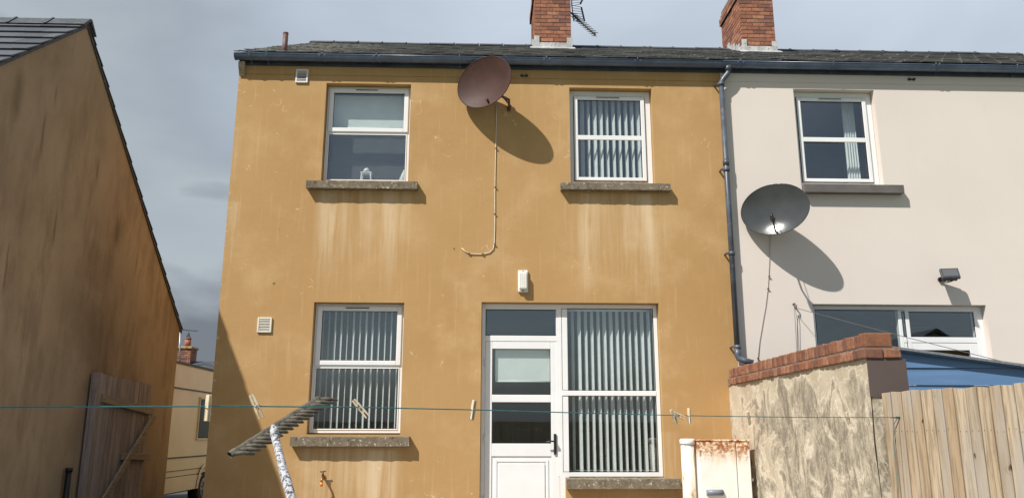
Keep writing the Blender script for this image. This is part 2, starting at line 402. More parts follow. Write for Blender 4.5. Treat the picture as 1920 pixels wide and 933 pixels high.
M_upvcd = plain('aged_white_upvc', (.74, .73, .70), .38, .06, 9, dirt=(.55, .52, .45))
M_gask = plain('black_gasket', (.02, .02, .022), .6)
M_glass = m_glass()
M_blind = plain('blind_fabric', (.82, .83, .81), .8, .05, 12)
M_roll = plain('roller_blind_fabric', (.76, .80, .76), .85, .04, 5)
M_gut = plain('blue_black_gutter', (.10, .135, .205), .25, .25, 3.5, dirt=(.10, .115, .14))
M_fascia = plain('dark_fascia', (.055, .065, .09), .5, .3, 6)
M_pipe = plain('slate_blue_downpipe', (.075, .09, .115), .4, .3, 5, dirt=(.13, .14, .155))
M_lead = plain('lead_flashing', (.50, .50, .49), .55, .25, 9, dirt=(.14, .13, .12), bump=.3)
M_clay = plain('red_clay', (.36, .13, .07), .8, .2, 8, bump=.2)
M_black = plain('black_plastic', (.014, .014, .015), .4)
M_metal = plain('galvanised_steel', (.33, .34, .35), .42, .15, 15, metal=.7)
M_dmetal = plain('dark_weathered_metal', (.06, .06, .065), .5, .2, 15, metal=.3)
M_brown = plain('brown_rusty_steel', (.13, .062, .048), .55, .3, 20, bump=.3)
M_dishb = m_dish('rust_brown_dish', (.062, .033, .027), (.088, .05, .042), .12, .5)
M_dishg = m_dish('dark_grey_dish', (.048, .052, .053), (.064, .069, .07), .4, .17)
M_cable = plain('white_cable', (.70, .64, .52), .6, .1, 20)
M_cableg = plain('grey_cable', (.42, .38, .34), .6, .1, 20)
M_brass = plain('aged_brass', (.40, .20, .06), .35, .2, 20, metal=.6)
M_vent = plain('cream_vent_plastic', (.72, .68, .58), .5, .06, 10)
M_ventd = plain('vent_shadow_gap', (.05, .045, .04), .8)
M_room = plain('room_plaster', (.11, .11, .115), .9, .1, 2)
M_line = plain('teal_washing_line', (.03, .17, .17), .5, .2, 30)
M_rope = plain('thin_dark_rope', (.12, .10, .10), .7, .2, 30)
M_peg = m_wood('pine_peg_wood', (.66, .53, .34), (.72, .60, .42), (.6, .52, .4), .3, knots=False)
M_brownp = plain('dark_brown_paint', (.098, .070, .062), .8, .04, 3)
M_caravan = plain('caravan_cream_panel', (.74, .65, .46), .3, .05, 2)
M_cwhite = plain('caravan_trim', (.62, .58, .50), .4)
M_tyre = plain('tyre_rubber', (.02, .02, .02), .85)
M_dglass = MT('dark_acrylic_window', (.03, .028, .022), .3, 0, .15).m
M_enam = m_rust(); M_rpipe = m_rustpipe()
t = MT('blue_painted_boards', rough=.45)
c = t.mix(t.math('MULTIPLY', t.step(t.noise(22, 6, .65, stretch=(.06, 1, 1)), .4, .7), .45), (.10, .19, .34), (.15, .265, .43))
t.color(c); t.bump(t.noise(30, 5, .6, stretch=(.06, 1, 1)), .25, .003); M_blue = t.m
t = MT('peeling_rake_handle', rough=.6)
n_ = t.noise(85, 5, .7, stretch=(1, 1, .8), dist=.5)
t.color(t.ramp(n_, (.44, (.055, .05, .055)), (.50, (.44, .44, .46)), (.75, (.62, .62, .62)))); t.bump(n_, .8, .006); M_handle = t.m
M_rake = plain('mossy_plastic_rake', (.10, .085, .06), .7, .35, 40, bump=.5, dirt=(.20, .18, .13))
t = MT('patio_concrete', rough=.9)
t.color(t.ramp(t.noise(1.4, 6, .6), (.3, (.26, .24, .21)), (.7, (.36, .34, .30)))); t.bump(t.noise(40, 5), .3, .01); M_patio = t.m
t = MT('grass_ground', rough=.95)
t.color(t.ramp(t.noise(.3, 8, .7), (.3, (.045, .075, .02)), (.7, (.09, .12, .04)))); M_ground = t.m
t = MT('tarmac', rough=.9)
t.color(t.ramp(t.noise(6, 6, .7), (.3, (.045, .045, .046)), (.7, (.07, .07, .068)))); M_road = t.m

# ------------------------------------------------------------------ setting: ground
def sheet(name, x0, x1, y0, y1, z, mat):
    m = MB(); m.quad((x0, y0, z), (x1, y0, z), (x1, y1, z), (x0, y1, z)); return tag(m.build(name, mat), kind='structure')
sheet('ground', -600, 600, -600, 600, 0, M_ground)
sheet('patio', -4.98, 2.9, -9, -0.02, .004, M_patio)
sheet('neighbour_patio', 3.45, 14, -6, -0.02, .004, M_patio)
sheet('road', -60, 60, 8.7, 15, .004, M_road)

# ------------------------------------------------------------------ wall with openings
def wall_mesh(mb, x0, x1, z0, z1, y0, y1, ops):
    xs = sorted({x0, x1, *[o[0] for o in ops], *[o[1] for o in ops]}); zs = sorted({z0, z1, *[o[2] for o in ops], *[o[3] for o in ops]})
    bm = mb.bm; V = {}
    def v(x, y, z):
        k = (round(x, 4), round(y, 4), round(z, 4))
        if k not in V: V[k] = bm.verts.new((x, y, z))
        return V[k]
    hole = lambda i, j: any(o[0] <= (xs[i]+xs[i+1])/2 <= o[1] and o[2] <= (zs[j]+zs[j+1])/2 <= o[3] for o in ops)
    nx, nz_ = len(xs)-1, len(zs)-1
    solid = lambda i, j: 0 <= i < nx and 0 <= j < nz_ and not hole(i, j)
    for i in range(nx):
        for j in range(nz_):
            if not solid(i, j): continue
            a, b, c_, d = xs[i], xs[i+1], zs[j], zs[j+1]
            bm.faces.new((v(a, y0, c_), v(b, y0, c_), v(b, y0, d), v(a, y0, d)))
            bm.faces.new((v(a, y1, c_), v(a, y1, d), v(b, y1, d), v(b, y1, c_)))
            if not solid(i-1, j): bm.faces.new((v(a, y0, c_), v(a, y0, d), v(a, y1, d), v(a, y1, c_)))
            if not solid(i+1, j): bm.faces.new((v(b, y0, c_), v(b, y1, c_), v(b, y1, d), v(b, y0, d)))
            if not solid(i, j-1): bm.faces.new((v(a, y0, c_), v(a, y1, c_), v(b, y1, c_), v(b, y0, c_)))
            if not solid(i, j+1): bm.faces.new((v(a, y0, d), v(b, y0, d), v(b, y1, d), v(a, y1, d)))

# ------------------------------------------------------------------ windows
RV = .10            # depth of the reveals
def frame_rect(m, x0, x1, z0, z1, w, y0, y1):
    if isinstance(w, (int, float)): w = (w, w, w, w)     # left right bottom top
    m.box(x0, x0+w[0], y0, y1, z0, z1); m.box(x1-w[1], x1, y0, y1, z0, z1)
    m.box(x0+w[0], x1-w[1], y0, y1, z0, z0+w[2]); m.box(x0+w[0], x1-w[1], y0, y1, z1-w[3], z1)
def pane(parent, x0, x1, z0, z1, y):
    m = MB(); m.box(x0, x1, y, y+.006, z0, z1); m.build('pane', M_glass, parent)
    g = MB(); frame_rect(g, x0, x1, z0, z1, .006, y-.006, y-.001); g.build('gasket', M_gask, parent)
def vblind(parent, x0, x1, z0, z1, y, pitch, ang=60, w=.089, seed=1):
    rd = random.Random(seed); m = MB(); x = x0+pitch*.3
    while x < x1:
        a = R(ang+rd.uniform(-6, 6)); dx, dy = math.cos(a)*w/2, -math.sin(a)*w/2; y_ = y+rd.uniform(-.003, .003)
        curve = [(-1, 0), (-.4, .004), (.4, .004), (1, 0)]
        def fn(u, v, x=x, y_=y_, dx=dx, dy=dy):
            k = u*2-1; bow = .003*(1-k*k)
            tw = 1+.05*math.sin(v*2.2+x*31)
            return (x+k*dx*tw+bow*math.sin(a), y_+k*dy*tw+bow*math.cos(a), z1+(z0-z1)*v)
        m.grid(fn, 4, 5); x += pitch+rd.uniform(-.003, .003)
    m.box(x0, x1, y-.02, y+.02, z1, z1+.035)
    m.tube([(x0+.02+(x1-x0-.04)*i/40, y-.03, z0+.012+.006*math.sin(i*1.9)) for i in range(41)], .0018, 5)
    return m.build('vertical_blind', M_blind, parent, smooth=True)
def sill(parent, x0, x1, z1, h, proj=.10, mat=None, rough=True, seed=0):
    m = MB()
    n = 26
    rd = random.Random(seed)
    prof = [(-proj, 0), (-proj, -h), (RV*.9, -h), (RV*.9, .012), (-proj+.01, .004)]
    def ring(u):
        x = x0+(x1-x0)*u
        return [(x+ (rd.uniform(-.002, .002) if rough else 0), y+(rd.uniform(-.004, .004) if rough and y < 0 else 0), z1+z+(rd.uniform(-.003, .003) if rough else 0)) for y, z in prof]
    rings = [[m.bm.verts.new(p) for p in ring(i/n)] for i in range(n+1)]
    k = len(prof)
    for i in range(n):
        for j in range(k): m.bm.faces.new((rings[i][j], rings[i][(j+1) % k], rings[i+1][(j+1) % k], rings[i+1][j]))
    m.bm.faces.new(rings[0][::-1]); m.bm.faces.new(rings[-1])
    return m.build('sill', mat or M_sill, parent)
def vent_slot(parent, xc, z, w, y):
    m = MB(); m.box(xc-w/2, xc+w/2, y-.012, y-.001, z-.009, z+.009); v = m.build('trickle_vent', M_upvcd, parent, bevel=.002)
    m = MB(); m.box(xc-w/2+.008, xc+w/2-.008, y-.0145, y-.0125, z-.0055, z+.0055); m.build('vent_gap', M_ventd, parent)

def two_light(house, x0, x1, z0, z1, zt, name='window'):
    """top-hung sash above a fixed pane"""
    y = RV
    m = MB(); frame_rect(m, x0+.004, x1-.004, z0+.014, z1-.004, .042, y, y+.07); m.box(x0+.046, x1-.046, y, y+.07, zt-.02, zt+.02)
    wn = m.build(name, M_upvc, house, bevel=.004, seg=2)
    s = MB(); frame_rect(s, x0+.032, x1-.032, zt+.008, z1-.034, (.058, .058, .055, .06), y-.018, y-.001); s.build('sash', M_upvc, wn, bevel=.006, seg=2)
    pane(wn, x0+.088, x1-.088, zt+.062, z1-.093, y+.006)
    b = MB(); frame_rect(b, x0+.04, x1-.04, z0+.05, zt-.018, .014, y-.008, y-.001); b.build('glazing_bead', M_upvc, wn, bevel=.003)
    pane(wn, x0+.052, x1-.052, z0+.062, zt-.03, y+.006)
    vent_slot(wn, (x0+x1)/2-.03, z1-.060, .30, y-.018)
    return wn
def full_sash(house, x0, x1, z0, z1, zm):
    y = RV
    m = MB(); frame_rect(m, x0+.004, x1-.004, z0+.014, z1-.004, (.055, .075, .055, .075), y, y+.07)
    wn = m.build('window', M_upvc, house, bevel=.004, seg=2)
    X0, X1, Z0, Z1 = x0+.066, x1-.086, z0+.076, z1-.086
    g = MB(); frame_rect(g, X0-.007, X1+.007, Z0-.007, Z1+.007, .012, y-.005, y-.001); g.build('gasket', M_gask, wn)
    s = MB(); frame_rect(s, X0, X1, Z0, Z1, (.05, .052, .045, .05), y-.022, y-.006); s.box(X0+.05, X1-.052, y-.022, y-.006, zm-.032, zm+.032)
    s.build('sash', M_upvc, wn, bevel=.006, seg=2)
    pane(wn, X0+.046, X1-.048, Z0+.041, Z1-.046, y+.004)
    vent_slot(wn, (X0+X1)/2-.02, Z1-.022, .32, y-.022)
    return wn
def door_set(house, x0, x1, xm0, xm1, z0, zs, z1, ztr, mirror=False, bl=True):
    """glazed door with a transom light, and a tall two-pane window beside it. x0..xm0 door bay, xm1..x1 window bay (mirror swaps)"""
    y = RV
    m = MB()
    if not mirror: dx0, dx1, wx0, wx1 = x0, xm1, xm0, x1
    else: wx0, wx1, dx0, dx1 = x0, xm1, xm0, x1
    # door frame and transom
    m.box(dx0+.004, dx0+.05, y, y+.07, z0, z1-.004); m.box(dx1-.11, dx1, y, y+.07, z0, z1-.004)
    m.box(dx0+.05, dx1-.11, y, y+.07, z1-.072, z1-.004); m.box(dx0+.05, dx1-.11, y, y+.07, ztr-.035, ztr+.035); m.box(dx0+.05, dx1-.11, y, y+.09, z0, z0+.05)
    df = m.build('door_frame', M_upvc, house, bevel=.004, seg=2)
    pane(df, dx0+.055, dx1-.115, ztr+.04, z1-.077, y+.008)
    # leaf
    lx0, lx1, lz0, lz1 = dx0+.052, dx1-.112, z0+.052, ztr-.038
    zb = lz0+.79; zmid = lz0+1.42
    lf = MB(); lf.box(lx0, lx0+.085, y+.004, y+.05, lz0, lz1); lf.box(lx1-.10, lx1, y+.004, y+.05, lz0, lz1)
    lf.box(lx0+.085, lx1-.10, y+.004, y+.05, lz1-.09, lz1); lf.box(lx0+.085, lx1-.10, y+.004, y+.05, zmid-.045, zmid+.045)
    lf.box(lx0+.085, lx1-.10, y+.004, y+.05, zb-.05, zb+.10); lf.box(lx0+.085, lx1-.10, y+.004, y+.05, lz0, lz0+.12)
    lf.box(lx0+.085, lx1-.10, y+.016, y+.04, lz0+.12, zb-.05)
    dr = lf.build('door', M_upvc, house, bevel=.005, seg=2)
    p = MB(); a, b, c_, d = lx0+.12, lx1-.135, lz0+.16, zb-.085
    frame_rect(p, a, b, c_, d, .03, y+.006, y+.0155); vs = p.box(a+.045, b-.045, y+.002, y+.0155, c_+.045, d-.045)
    p.build('raised_panel', M_upvc, dr, bevel=.006, seg=2)
    pane(dr, lx0+.088, lx1-.103, zb+.103, zmid-.048, y+.012); pane(dr, lx0+.088, lx1-.103, zmid+.048, lz1-.093, y+.012)
    # tall window
    w_ = MB(); frame_rect(w_, wx0+(0 if not mirror else .004), wx1-(.004 if not mirror else 0), zs+.014, z1-.004, (.062, .05, .05, .05), y+.001, y+.069)
    zm = zs+(z1-zs)*.475
    w_.box(wx0+.062, wx1-.05, y-.004, y+.065, zm-.03, zm+.03)
    wn = w_.build('window', M_upvc, house, bevel=.004, seg=2)
    pane(wn, wx0+.066, wx1-.054, zs+.068, zm-.034, y+.006); pane(wn, wx0+.066, wx1-.054, zm+.034, z1-.058, y+.006)
    return df, dr, wn

# ------------------------------------------------------------------ terrace houses
EAVE_Z = 6.02; G_Z = 6.14; RP = .55        # roof pitch (rise / run)
RIDGE_Y = 4.05
def roof_z(y): return 6.145+(y+.16)*RP
def slates(m, x0, x1, n, y0, y1, w=.27, seed=0, jit=.006):
    rd = random.Random(seed); th = math.atan(RP)
    up = Vector((0, math.cos(th), math.sin(th))); nn = Vector((0, -math.sin(th), math.cos(th)))
    Ls = (y1-y0)/math.cos(th); ex = Ls/n
    for r in range(n):
        x = x0-rd.uniform(0, .02)-(w/2 if r % 2 else 0)
        while x < x1:
            a, b = max(x+.003, x0-rd.uniform(0, .015)), min(x+w-.003, x1); x += w
            if b-a < .03: continue
            o = Vector((0, y0, roof_z(y0)))+up*(ex*r+rd.uniform(-jit, jit))
            t0 = .022+rd.uniform(-.004, .007); t1 = .006; sk = rd.uniform(-.004, .004)
            q = [o+Vector((a, 0, 0))+nn*(t0+sk), o+Vector((b, 0, 0))+nn*(t0-sk), o+up*ex*1.04+Vector((b, 0, 0))+nn*t1, o+up*ex*1.04+Vector((a, 0, 0))+nn*t1]
            lo = [p-nn*.011 for p in q]
            vs = [m.bm.verts.new(p) for p in q+lo]
            for f in ((0, 1, 2, 3), (0, 4, 5, 1), (1, 5, 6, 2), (3, 7, 4, 0)): m.bm.faces.new([vs[i] for i in f])

def house_shell(name, label, x0, x1, wallm, ops, seed):
    h = thing(name, label, 'house', ((x0+x1)/2, 0, 0))
    DEP = 2*RIDGE_Y
    m = MB(); wall_mesh(m, x0, x1, 0, EAVE_Z, 0, .28, ops)
    m.build('front_wall', wallm, h)
    m = MB(); m.prism([(.281, 0), (DEP, 0), (DEP, EAVE_Z), (RIDGE_Y, roof_z(RIDGE_Y)-.06), (.281, roof_z(.281)-.06)], 'x', x0, x0+.25)
    m.prism([(.281, 0), (DEP, 0), (DEP, EAVE_Z), (RIDGE_Y, roof_z(RIDGE_Y)-.06), (.281, roof_z(.281)-.06)], 'x', x1-.25, x1)
    m.box(x0+.25, x1-.25, DEP-.25, DEP, 0, EAVE_Z)
    m.build('side_wall', wallm, h)
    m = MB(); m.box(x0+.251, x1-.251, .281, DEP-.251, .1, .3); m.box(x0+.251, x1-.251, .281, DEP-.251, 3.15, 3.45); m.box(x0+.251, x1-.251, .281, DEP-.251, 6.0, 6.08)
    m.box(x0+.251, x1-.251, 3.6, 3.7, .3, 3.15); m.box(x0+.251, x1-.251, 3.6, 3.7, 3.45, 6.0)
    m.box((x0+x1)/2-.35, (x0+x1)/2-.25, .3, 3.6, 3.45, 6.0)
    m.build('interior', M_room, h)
    # roof
    m = MB(); lx = x0-(.05 if seed == 1 else 0)
    th = math.atan(RP)
    m.prism([(-.13, roof_z(-.13)-.01), (-.13, roof_z(-.13)-.05), (RIDGE_Y, roof_z(RIDGE_Y)-.055), (2*RIDGE_Y+.13, roof_z(-.13)-.05), (2*RIDGE_Y+.13, roof_z(-.13)-.01), (RIDGE_Y, roof_z(RIDGE_Y)-.012)], 'x', lx+.01, x1)
    slates(m, lx, x1, 20, -.13, RIDGE_Y-.03, seed=seed)
    rf = m.build('roof', M_slate, h)
    m = MB(); rd = random.Random(seed+5); x = lx-.02
    while x < x1-.02:
        e_ = min(x+.45, x1); zz = roof_z(RIDGE_Y)+.03+rd.uniform(-.006, .006)
        m.prism([(RIDGE_Y-.16, zz-.075), (RIDGE_Y-.02, zz+.02), (RIDGE_Y+.02, zz+.02), (RIDGE_Y+.16, zz-.075), (RIDGE_Y+.14, zz-.09), (RIDGE_Y, zz-.005), (RIDGE_Y-.14, zz-.09)], 'x', x, e_-.012)
        m.prism([(RIDGE_Y-.17, zz-.075), (RIDGE_Y-.02, zz+.032), (RIDGE_Y+.02, zz+.032), (RIDGE_Y+.17, zz-.075), (RIDGE_Y+.13, zz-.085), (RIDGE_Y-.13, zz-.085)], 'x', e_-.035, e_-.012)
        x = e_
    m.build('ridge_tiles', M_ridge, rf)
    # eaves: corbelled band, fascia, gutter
    m = MB(); m.box(x0+.0, x1, -.010, -.001, EAVE_Z-.10, EAVE_Z+.02); m.build('eaves_band', wallm, h)
    m = MB(); m.box(x0, x1, -.032, -.011, EAVE_Z+.015, EAVE_Z+.12); m.build('fascia', M_fascia, h)
    gy, gr = -.100, .066; gz = G_Z-.005
    gx0 = x0-.03 if seed == 1 else x0
    def prof(r): return [(gy+r*math.cos(a), gz+r*math.sin(a)) for a in [math.pi+math.pi*k/12 for k in range(13)]]
    m = MB(); P = prof(gr)+[(p, q) for p, q in reversed(prof(gr-.005))]
    m.prism(P, 'x', gx0, x1)
    m.tube([(gx0, gy-gr, gz), (x1, gy-gr, gz)], .007, 6)
    if seed == 1: m.prism(prof(gr+.003), 'x', gx0-.006, gx0+.002)
    gu = m.build('gutter', M_gut, h)
    return h, rf, gu
def gutter_joint(gu, xs, strap=False):
    gy, gr, gz = -.100, .072, G_Z-.005
    for x in xs:
        m = MB()
        P = [(gy+gr*math.cos(a), gz+gr*math.sin(a)) for a in [math.pi+math.pi*k/12 for k in range(13)]]
        P2 = [(gy+(gr-.007)*math.cos(a), gz+(gr-.007)*math.sin(a)) for a in [2*math.pi-math.pi*k/12 for k in range(13)]]
        for o in ((-.035, .035) if not strap else (0,)):
            m.prism(P+P2, 'x', x+o-.012, x+o+.012)
        m.tube([(x, gy-gr, gz), (x, gy-gr+.004, gz+.018), (x, gy-gr+.02, gz+.016)], .008, 6)
        if strap: m.box(x-.012, x+.012, -.045, -.033, gz-.10, gz)
        m.build('bracket' if strap else 'joint', M_gut, gu)

LLW = (-2.11, -1.01, 1.345, 2.92); ULW = (-2.115, -1.015, 4.46, 5.81); URW = (1.065, 2.155, 4.47, 5.80)
DX0, DX1, DXM0, DXM1, DH = -.06, 2.135, .865, 1.005, 2.935
BX = 3.085      # party line
SILLZ = .845
ops1 = [LLW, ULW, URW, (DX0, DXM1-.05, .30, DH), (DXM1-.05, DX1, SILLZ, DH)]
H1, RF1, GU1 = house_shell('ochre_house', 'ochre rendered terrace house in the middle with stained walls and white windows', -3.255, BX, MO, ops1, 1)
CUW = (4.055, 5.145, 4.49, 5.83); CX0, CX1, CXM0, CXM1 = 4.07, 6.28, 5.19, 5.335
ops2 = [CUW, (CX0, CXM0+.05, SILLZ, DH+.005), (CXM0+.05, CX1, .30, DH+.005)]
H2, RF2, GU2 = house_shell('cream_house', 'cream rendered terrace house on the right with grey sill and clean walls', BX+.0, 10.2, MC, ops2, 2)
gutter_joint(GU1, [aty(604, 105, -.15).x, aty(706, 105, -.15).x, aty(1025, 105, -.15).x, aty(1195, 105, -.15).x])
gutter_joint(GU1, [aty(468, 105, -.15).x, aty(500, 105, -.15).x, aty(862, 105, -.15).x], True)
gutter_joint(GU2, [aty(1562, 115, -.15).x, aty(1760, 115, -.15).x, aty(1905, 115, -.15).x], True)
gutter_joint(GU2, [aty(1753, 115, -.15).x, aty(1388, 115, -.15).x])
# eaves stone at the left end
m = MB(); m.prism([(-.09, EAVE_Z-.02), (-.011, EAVE_Z-.15), (-.033, EAVE_Z+.04), (-.09, EAVE_Z+.04)], 'x', -3.25, -3.17)
m.build('corbel_stone', plain('pale_stone', (.42, .34, .24), .9, .3, 20, bump=.5, dirt=(.1, .08, .06)), H1, bevel=.006)
# verge mortar along the left end of the roof
# wires and eyelets under the gutter
def eyelet(h, px, py):
    p = aty(px, py); m = MB()
    for s_ in (-.035, .03): m.tube([(p.x+s_, -.002, p.z), (p.x+s_, -.03, p.z)], .018, 8); m.tube([(p.x+s_, -.03, p.z), (p.x+s_, -.05, p.z-.005)], .010, 6)
    m.box(p.x-.05, p.x+.05, -.012, -.002, p.z-.012, p.z+.012)
    m.build('cable_eyelet', M_dmetal, h)
eyelet(H1, 983, 143); eyelet(H2, 1708, 150)

# windows of the ochre house
w = two_light(H1, *ULW, 5.165)
sill(w, -2.275, -.885, 4.445, .095, seed=1)
m = MB(); m.box(ULW[0]+.06, ULW[1]-.06, .24, .243, 5.29, 5.74); m.tube([(ULW[0]+.06, .2415, 5.285), (ULW[1]-.06, .2415, 5.285)], .012, 8); m.build('roller_blind', M_roll, w)
nm = bpy.data.materials.new('net_gauze'); nm.use_nodes = True; q_ = nm.node_tree; q_.nodes.clear()
o_ = q_.nodes.new('ShaderNodeOutputMaterial'); a_ = q_.nodes.new('ShaderNodeBsdfTransparent'); b_ = q_.nodes.new('ShaderNodeBsdfDiffuse'); c_ = q_.nodes.new('ShaderNodeMixShader')
b_.inputs[0].default_value = (.82, .82, .80, 1); c_.inputs[0].default_value = .12
q_.links.new(a_.outputs[0], c_.inputs[1]); q_.links.new(b_.outputs[0], c_.inputs[2]); q_.links.new(c_.outputs[0], o_.inputs[0])
m = MB(); m.grid(lambda u, v: (ULW[0]+.06+.98*u, .30+.003*math.sin(u*23), 4.5+.72*v), 60, 3); m.build('net_curtain', nm, w, smooth=True)
w = two_light(H1, *LLW, 2.155)
sill(w, -2.275, -.89, 1.315, .105, seed=2)
vblind(w, LLW[0]+.06, LLW[1]-.05, 1.36, 2.84, .215, .0765, 66, .074, seed=3)
w = full_sash(H1, *URW, 5.135)
sill(w, .93, 2.33, 4.455, .085, seed=3)
vblind(w, URW[0]+.08, URW[1]-.05, 4.50, 5.74, .205, .083, 62, .080, seed=4)
df, dr, wn = door_set(H1, DX0, DX1, DXM0, DXM1, .30, SILLZ, DH, 2.50)
sill(wn, .955, 2.29, SILLZ-.005, .105, proj=.11, seed=4)
vblind(wn, DXM1-.03, DX1-.05, SILLZ+.07, 2.86, .215, .080, 64, .076, seed=5)
m = MB(); m.box(.115, .80, .165, .168, 1.985, 2.40); m.tube([(.115, .1665, 1.98), (.80, .1665, 1.98)], .01, 8); m.build('roller_blind', M_roll, dr)
# handle
def handle(par, x, z, sgn):
    m = MB(); y = RV-.006
    m.box(x-.016, x+.016, y-.010, y+.008, z-.12, z+.12); m.tube([(x, y, z+.03), (x, y-.05, z+.03)], .010, 8)
    m.tube([(x, y-.05, z+.03), (x-sgn*.05, y-.055, z+.036), (x-sgn*.12, y-.05, z+.022)], [.011, .009, .008], 8)
    m.tube([(x, y-.010, z-.06), (x, y-.016, z-.06)], .009, 8)
    m.build('handle', M_black, par, bevel=.002)
handle(dr, .838, 1.235, 1)
# hinges on the leaf
for zz in (.6, 1.3, 2.2):
    m = MB(); m.tube([(DX0+.052, RV-.008, zz-.045), (DX0+.052, RV-.008, zz+.045)], .009, 8); m.build('hinge', M_upvcd, dr)

# cream house windows
w = full_sash(H2, *CUW, 5.15)
sill(w, 4.06, 5.35, 4.475, .105, mat=M_sill2, rough=False)
def curtain(par, x0, x1, z0, z1, y, n=5, amp=.018):
    m = MB()
    def fn(u, v): return (x0+(x1-x0)*u+.02*v*(u-.5), y+amp*math.sin(u*n*2*math.pi)*(1-.2*v), z1+(z0-z1)*v)
    m.grid(fn, n*10, 6); return m.build('curtain', M_blind, par, smooth=True)
curtain(w, 4.83, 4.99, 4.5, 5.78, .30); curtain(w, 4.14, 4.20, 4.5, 5.78, .30, 2)
df2, dr2, wn2 = door_set(H2, CX0, CX1, CXM0, CXM1, .30, SILLZ, DH+.005, 2.51, mirror=True)
sill(wn2, 3.95, 5.22, SILLZ-.005, .105, mat=M_sill2, rough=False)
handle(dr2, 5.42, 1.235, -1)

# ------------------------------------------------------------------ chimneys
def brick_box(m, x0, x1, y0, y1, z0, z1, faces='fblr', bw=.2125, bh=.062, j=.013, seed=0, mort=None):
    rd = random.Random(seed); nrow = int(round((z1-z0)/(bh+j)))
    def run(a, b, off):
        cur = a-off; out_ = []
        while cur < b-.01:
            s0, s1 = max(cur, a), min(cur+bw, b)
            if s1-s0 > .03: out_.append((s0, s1))
            cur += bw+j
        return out_
    for r in range(nrow):
        zz = z0+r*(bh+j); off = 0 if r % 2 else (bw+j)/2
        pr = lambda: rd.uniform(-.003, .003)
        for a, b in run(x0, x1, off):
            if 'f' in faces: m.box(a, b, y0+pr(), y0+.05, zz, zz+bh)
            if 'b' in faces: m.box(a, b, y1-.05, y1+pr(), zz, zz+bh)
        for a, b in run(y0+.051, y1-.051, (bw+j)/2-off+.05):
            if 'l' in faces: m.box(x0+pr(), x0+.05, a, b, zz, zz+bh)
            if 'r' in faces: m.box(x1-.05, x1+pr(), a, b, zz, zz+bh)
    if mort is not None: mort.box(x0+.009, x1-.009, y0+.009, y1-.009, z0, z0+nrow*(bh+j)-j+.002)
    return z0+nrow*(bh+j)
def chimney(rf, x0, x1, y0, y1, zc, seed, steps):
    zb = roof_z(y0)-.15
    m = MB(); mo = MB(); z = brick_box(m, x0, x1, y0, y1, zb, zc, seed=seed, mort=mo)
    z = brick_box(m, x0-.03, x1+.03, y0-.03, y1+.03, z, z+.15, seed=seed+1, mort=mo)
    z = brick_box(m, x0-.005, x1+.005, y0-.005, y1+.005, z, z+.075, seed=seed+2, mort=mo)
    mo.box(x0+.01, x1-.01, y0+.01, y1-.01, z, z+.07)
    ch = m.build('chimney', M_brick, rf); mo.build('mortar', M_mort, ch)
    for k in range(2):
        p = MB(); cy = y0+(y1-y0)*(.3+.4*k); cx_ = (x0+x1)/2
        prof = [(.12, 0), (.115, .30), (.135, .31), (.135, .36), (.10, .36), (.10, .05)]
        p.grid(lambda u, v: (cx_+prof[int(round(v*5))][0]*math.cos(u*2*math.pi), cy+prof[int(round(v*5))][0]*math.sin(u*2*math.pi), z+.06+prof[int(round(v*5))][1]), 20, 5, True)
        p.build('chimney_pot', M_clay, ch, smooth=False)
    f = MB(); th = math.atan(RP)
    zf = roof_z(y0)
    rd = random.Random(seed)
    f.box(x0-.012, x1+.012, y0-.012, y0-.004, zf-.02, zf+.12)
    # sloping apron
    f.bm.faces.new([f.bm.verts.new(v) for v in ((x0-.09, y0-.14, roof_z(y0-.14)+.032), (x1+.06, y0-.14, roof_z(y0-.14)+.032), (x1+.06, y0-.006, zf+.04), (x0-.09, y0-.006, zf+.04))])
    f.bm.faces.new([f.bm.verts.new(v) for v in ((x0-.09, y0-.14, roof_z(y0-.14)+.018), (x1+.06, y0-.14, roof_z(y0-.14)+.018), (x1+.06, y0-.14, roof_z(y0-.14)+.032), (x0-.09, y0-.14, roof_z(y0-.14)+.032))])
    # corner upstands
    f.box(x0-.014, x0+.08, y0-.016, y0-.013, zf-.02, zf+.25); f.box(x1-.08, x1+.02, y0-.016, y0-.013, zf-.02, zf+.22)
    # stepped side flashings
    for sx_, sg in ((x0, -1), (x1, 1)):
        yy = y0-.01; k = 0
        while yy < RIDGE_Y and k < 8:
            z_ = roof_z(yy)
            f.box(min(sx_, sx_+sg*.014), max(sx_, sx_+sg*.014), yy, yy+.135, z_-.02, z_+.15+.03*(k % 2)); yy += .139; k += 1
    f.build('flashing', M_lead, ch, bevel=.003)
    return ch
CH1 = chimney(RF1, .825, 1.475, 3.3, 4.45, 9.15, 11, 5)
CH2 = chimney(RF2, 4.576, 5.19, 3.3, 4.42, 9.20, 21, 5)

# rusty vent pipe standing through the slates at the left
p = aty(536, 62, .03); vy = .03
m = MB(); m.tube([(p.x, vy, roof_z(vy)-.1), (p.x, vy, p.z)], .034, 14); m.tube([(p.x, vy, p.z-.02), (p.x, vy, p.z)], .036, 14)
vp = m.build('vent_pipe', M_brown, RF1)
m = MB(); m.tube([(p.x, vy, roof_z(vy)-.02), (p.x, vy, roof_z(vy)+.015)], [.06, .036], 14); m.build('collar', M_ridge, vp)

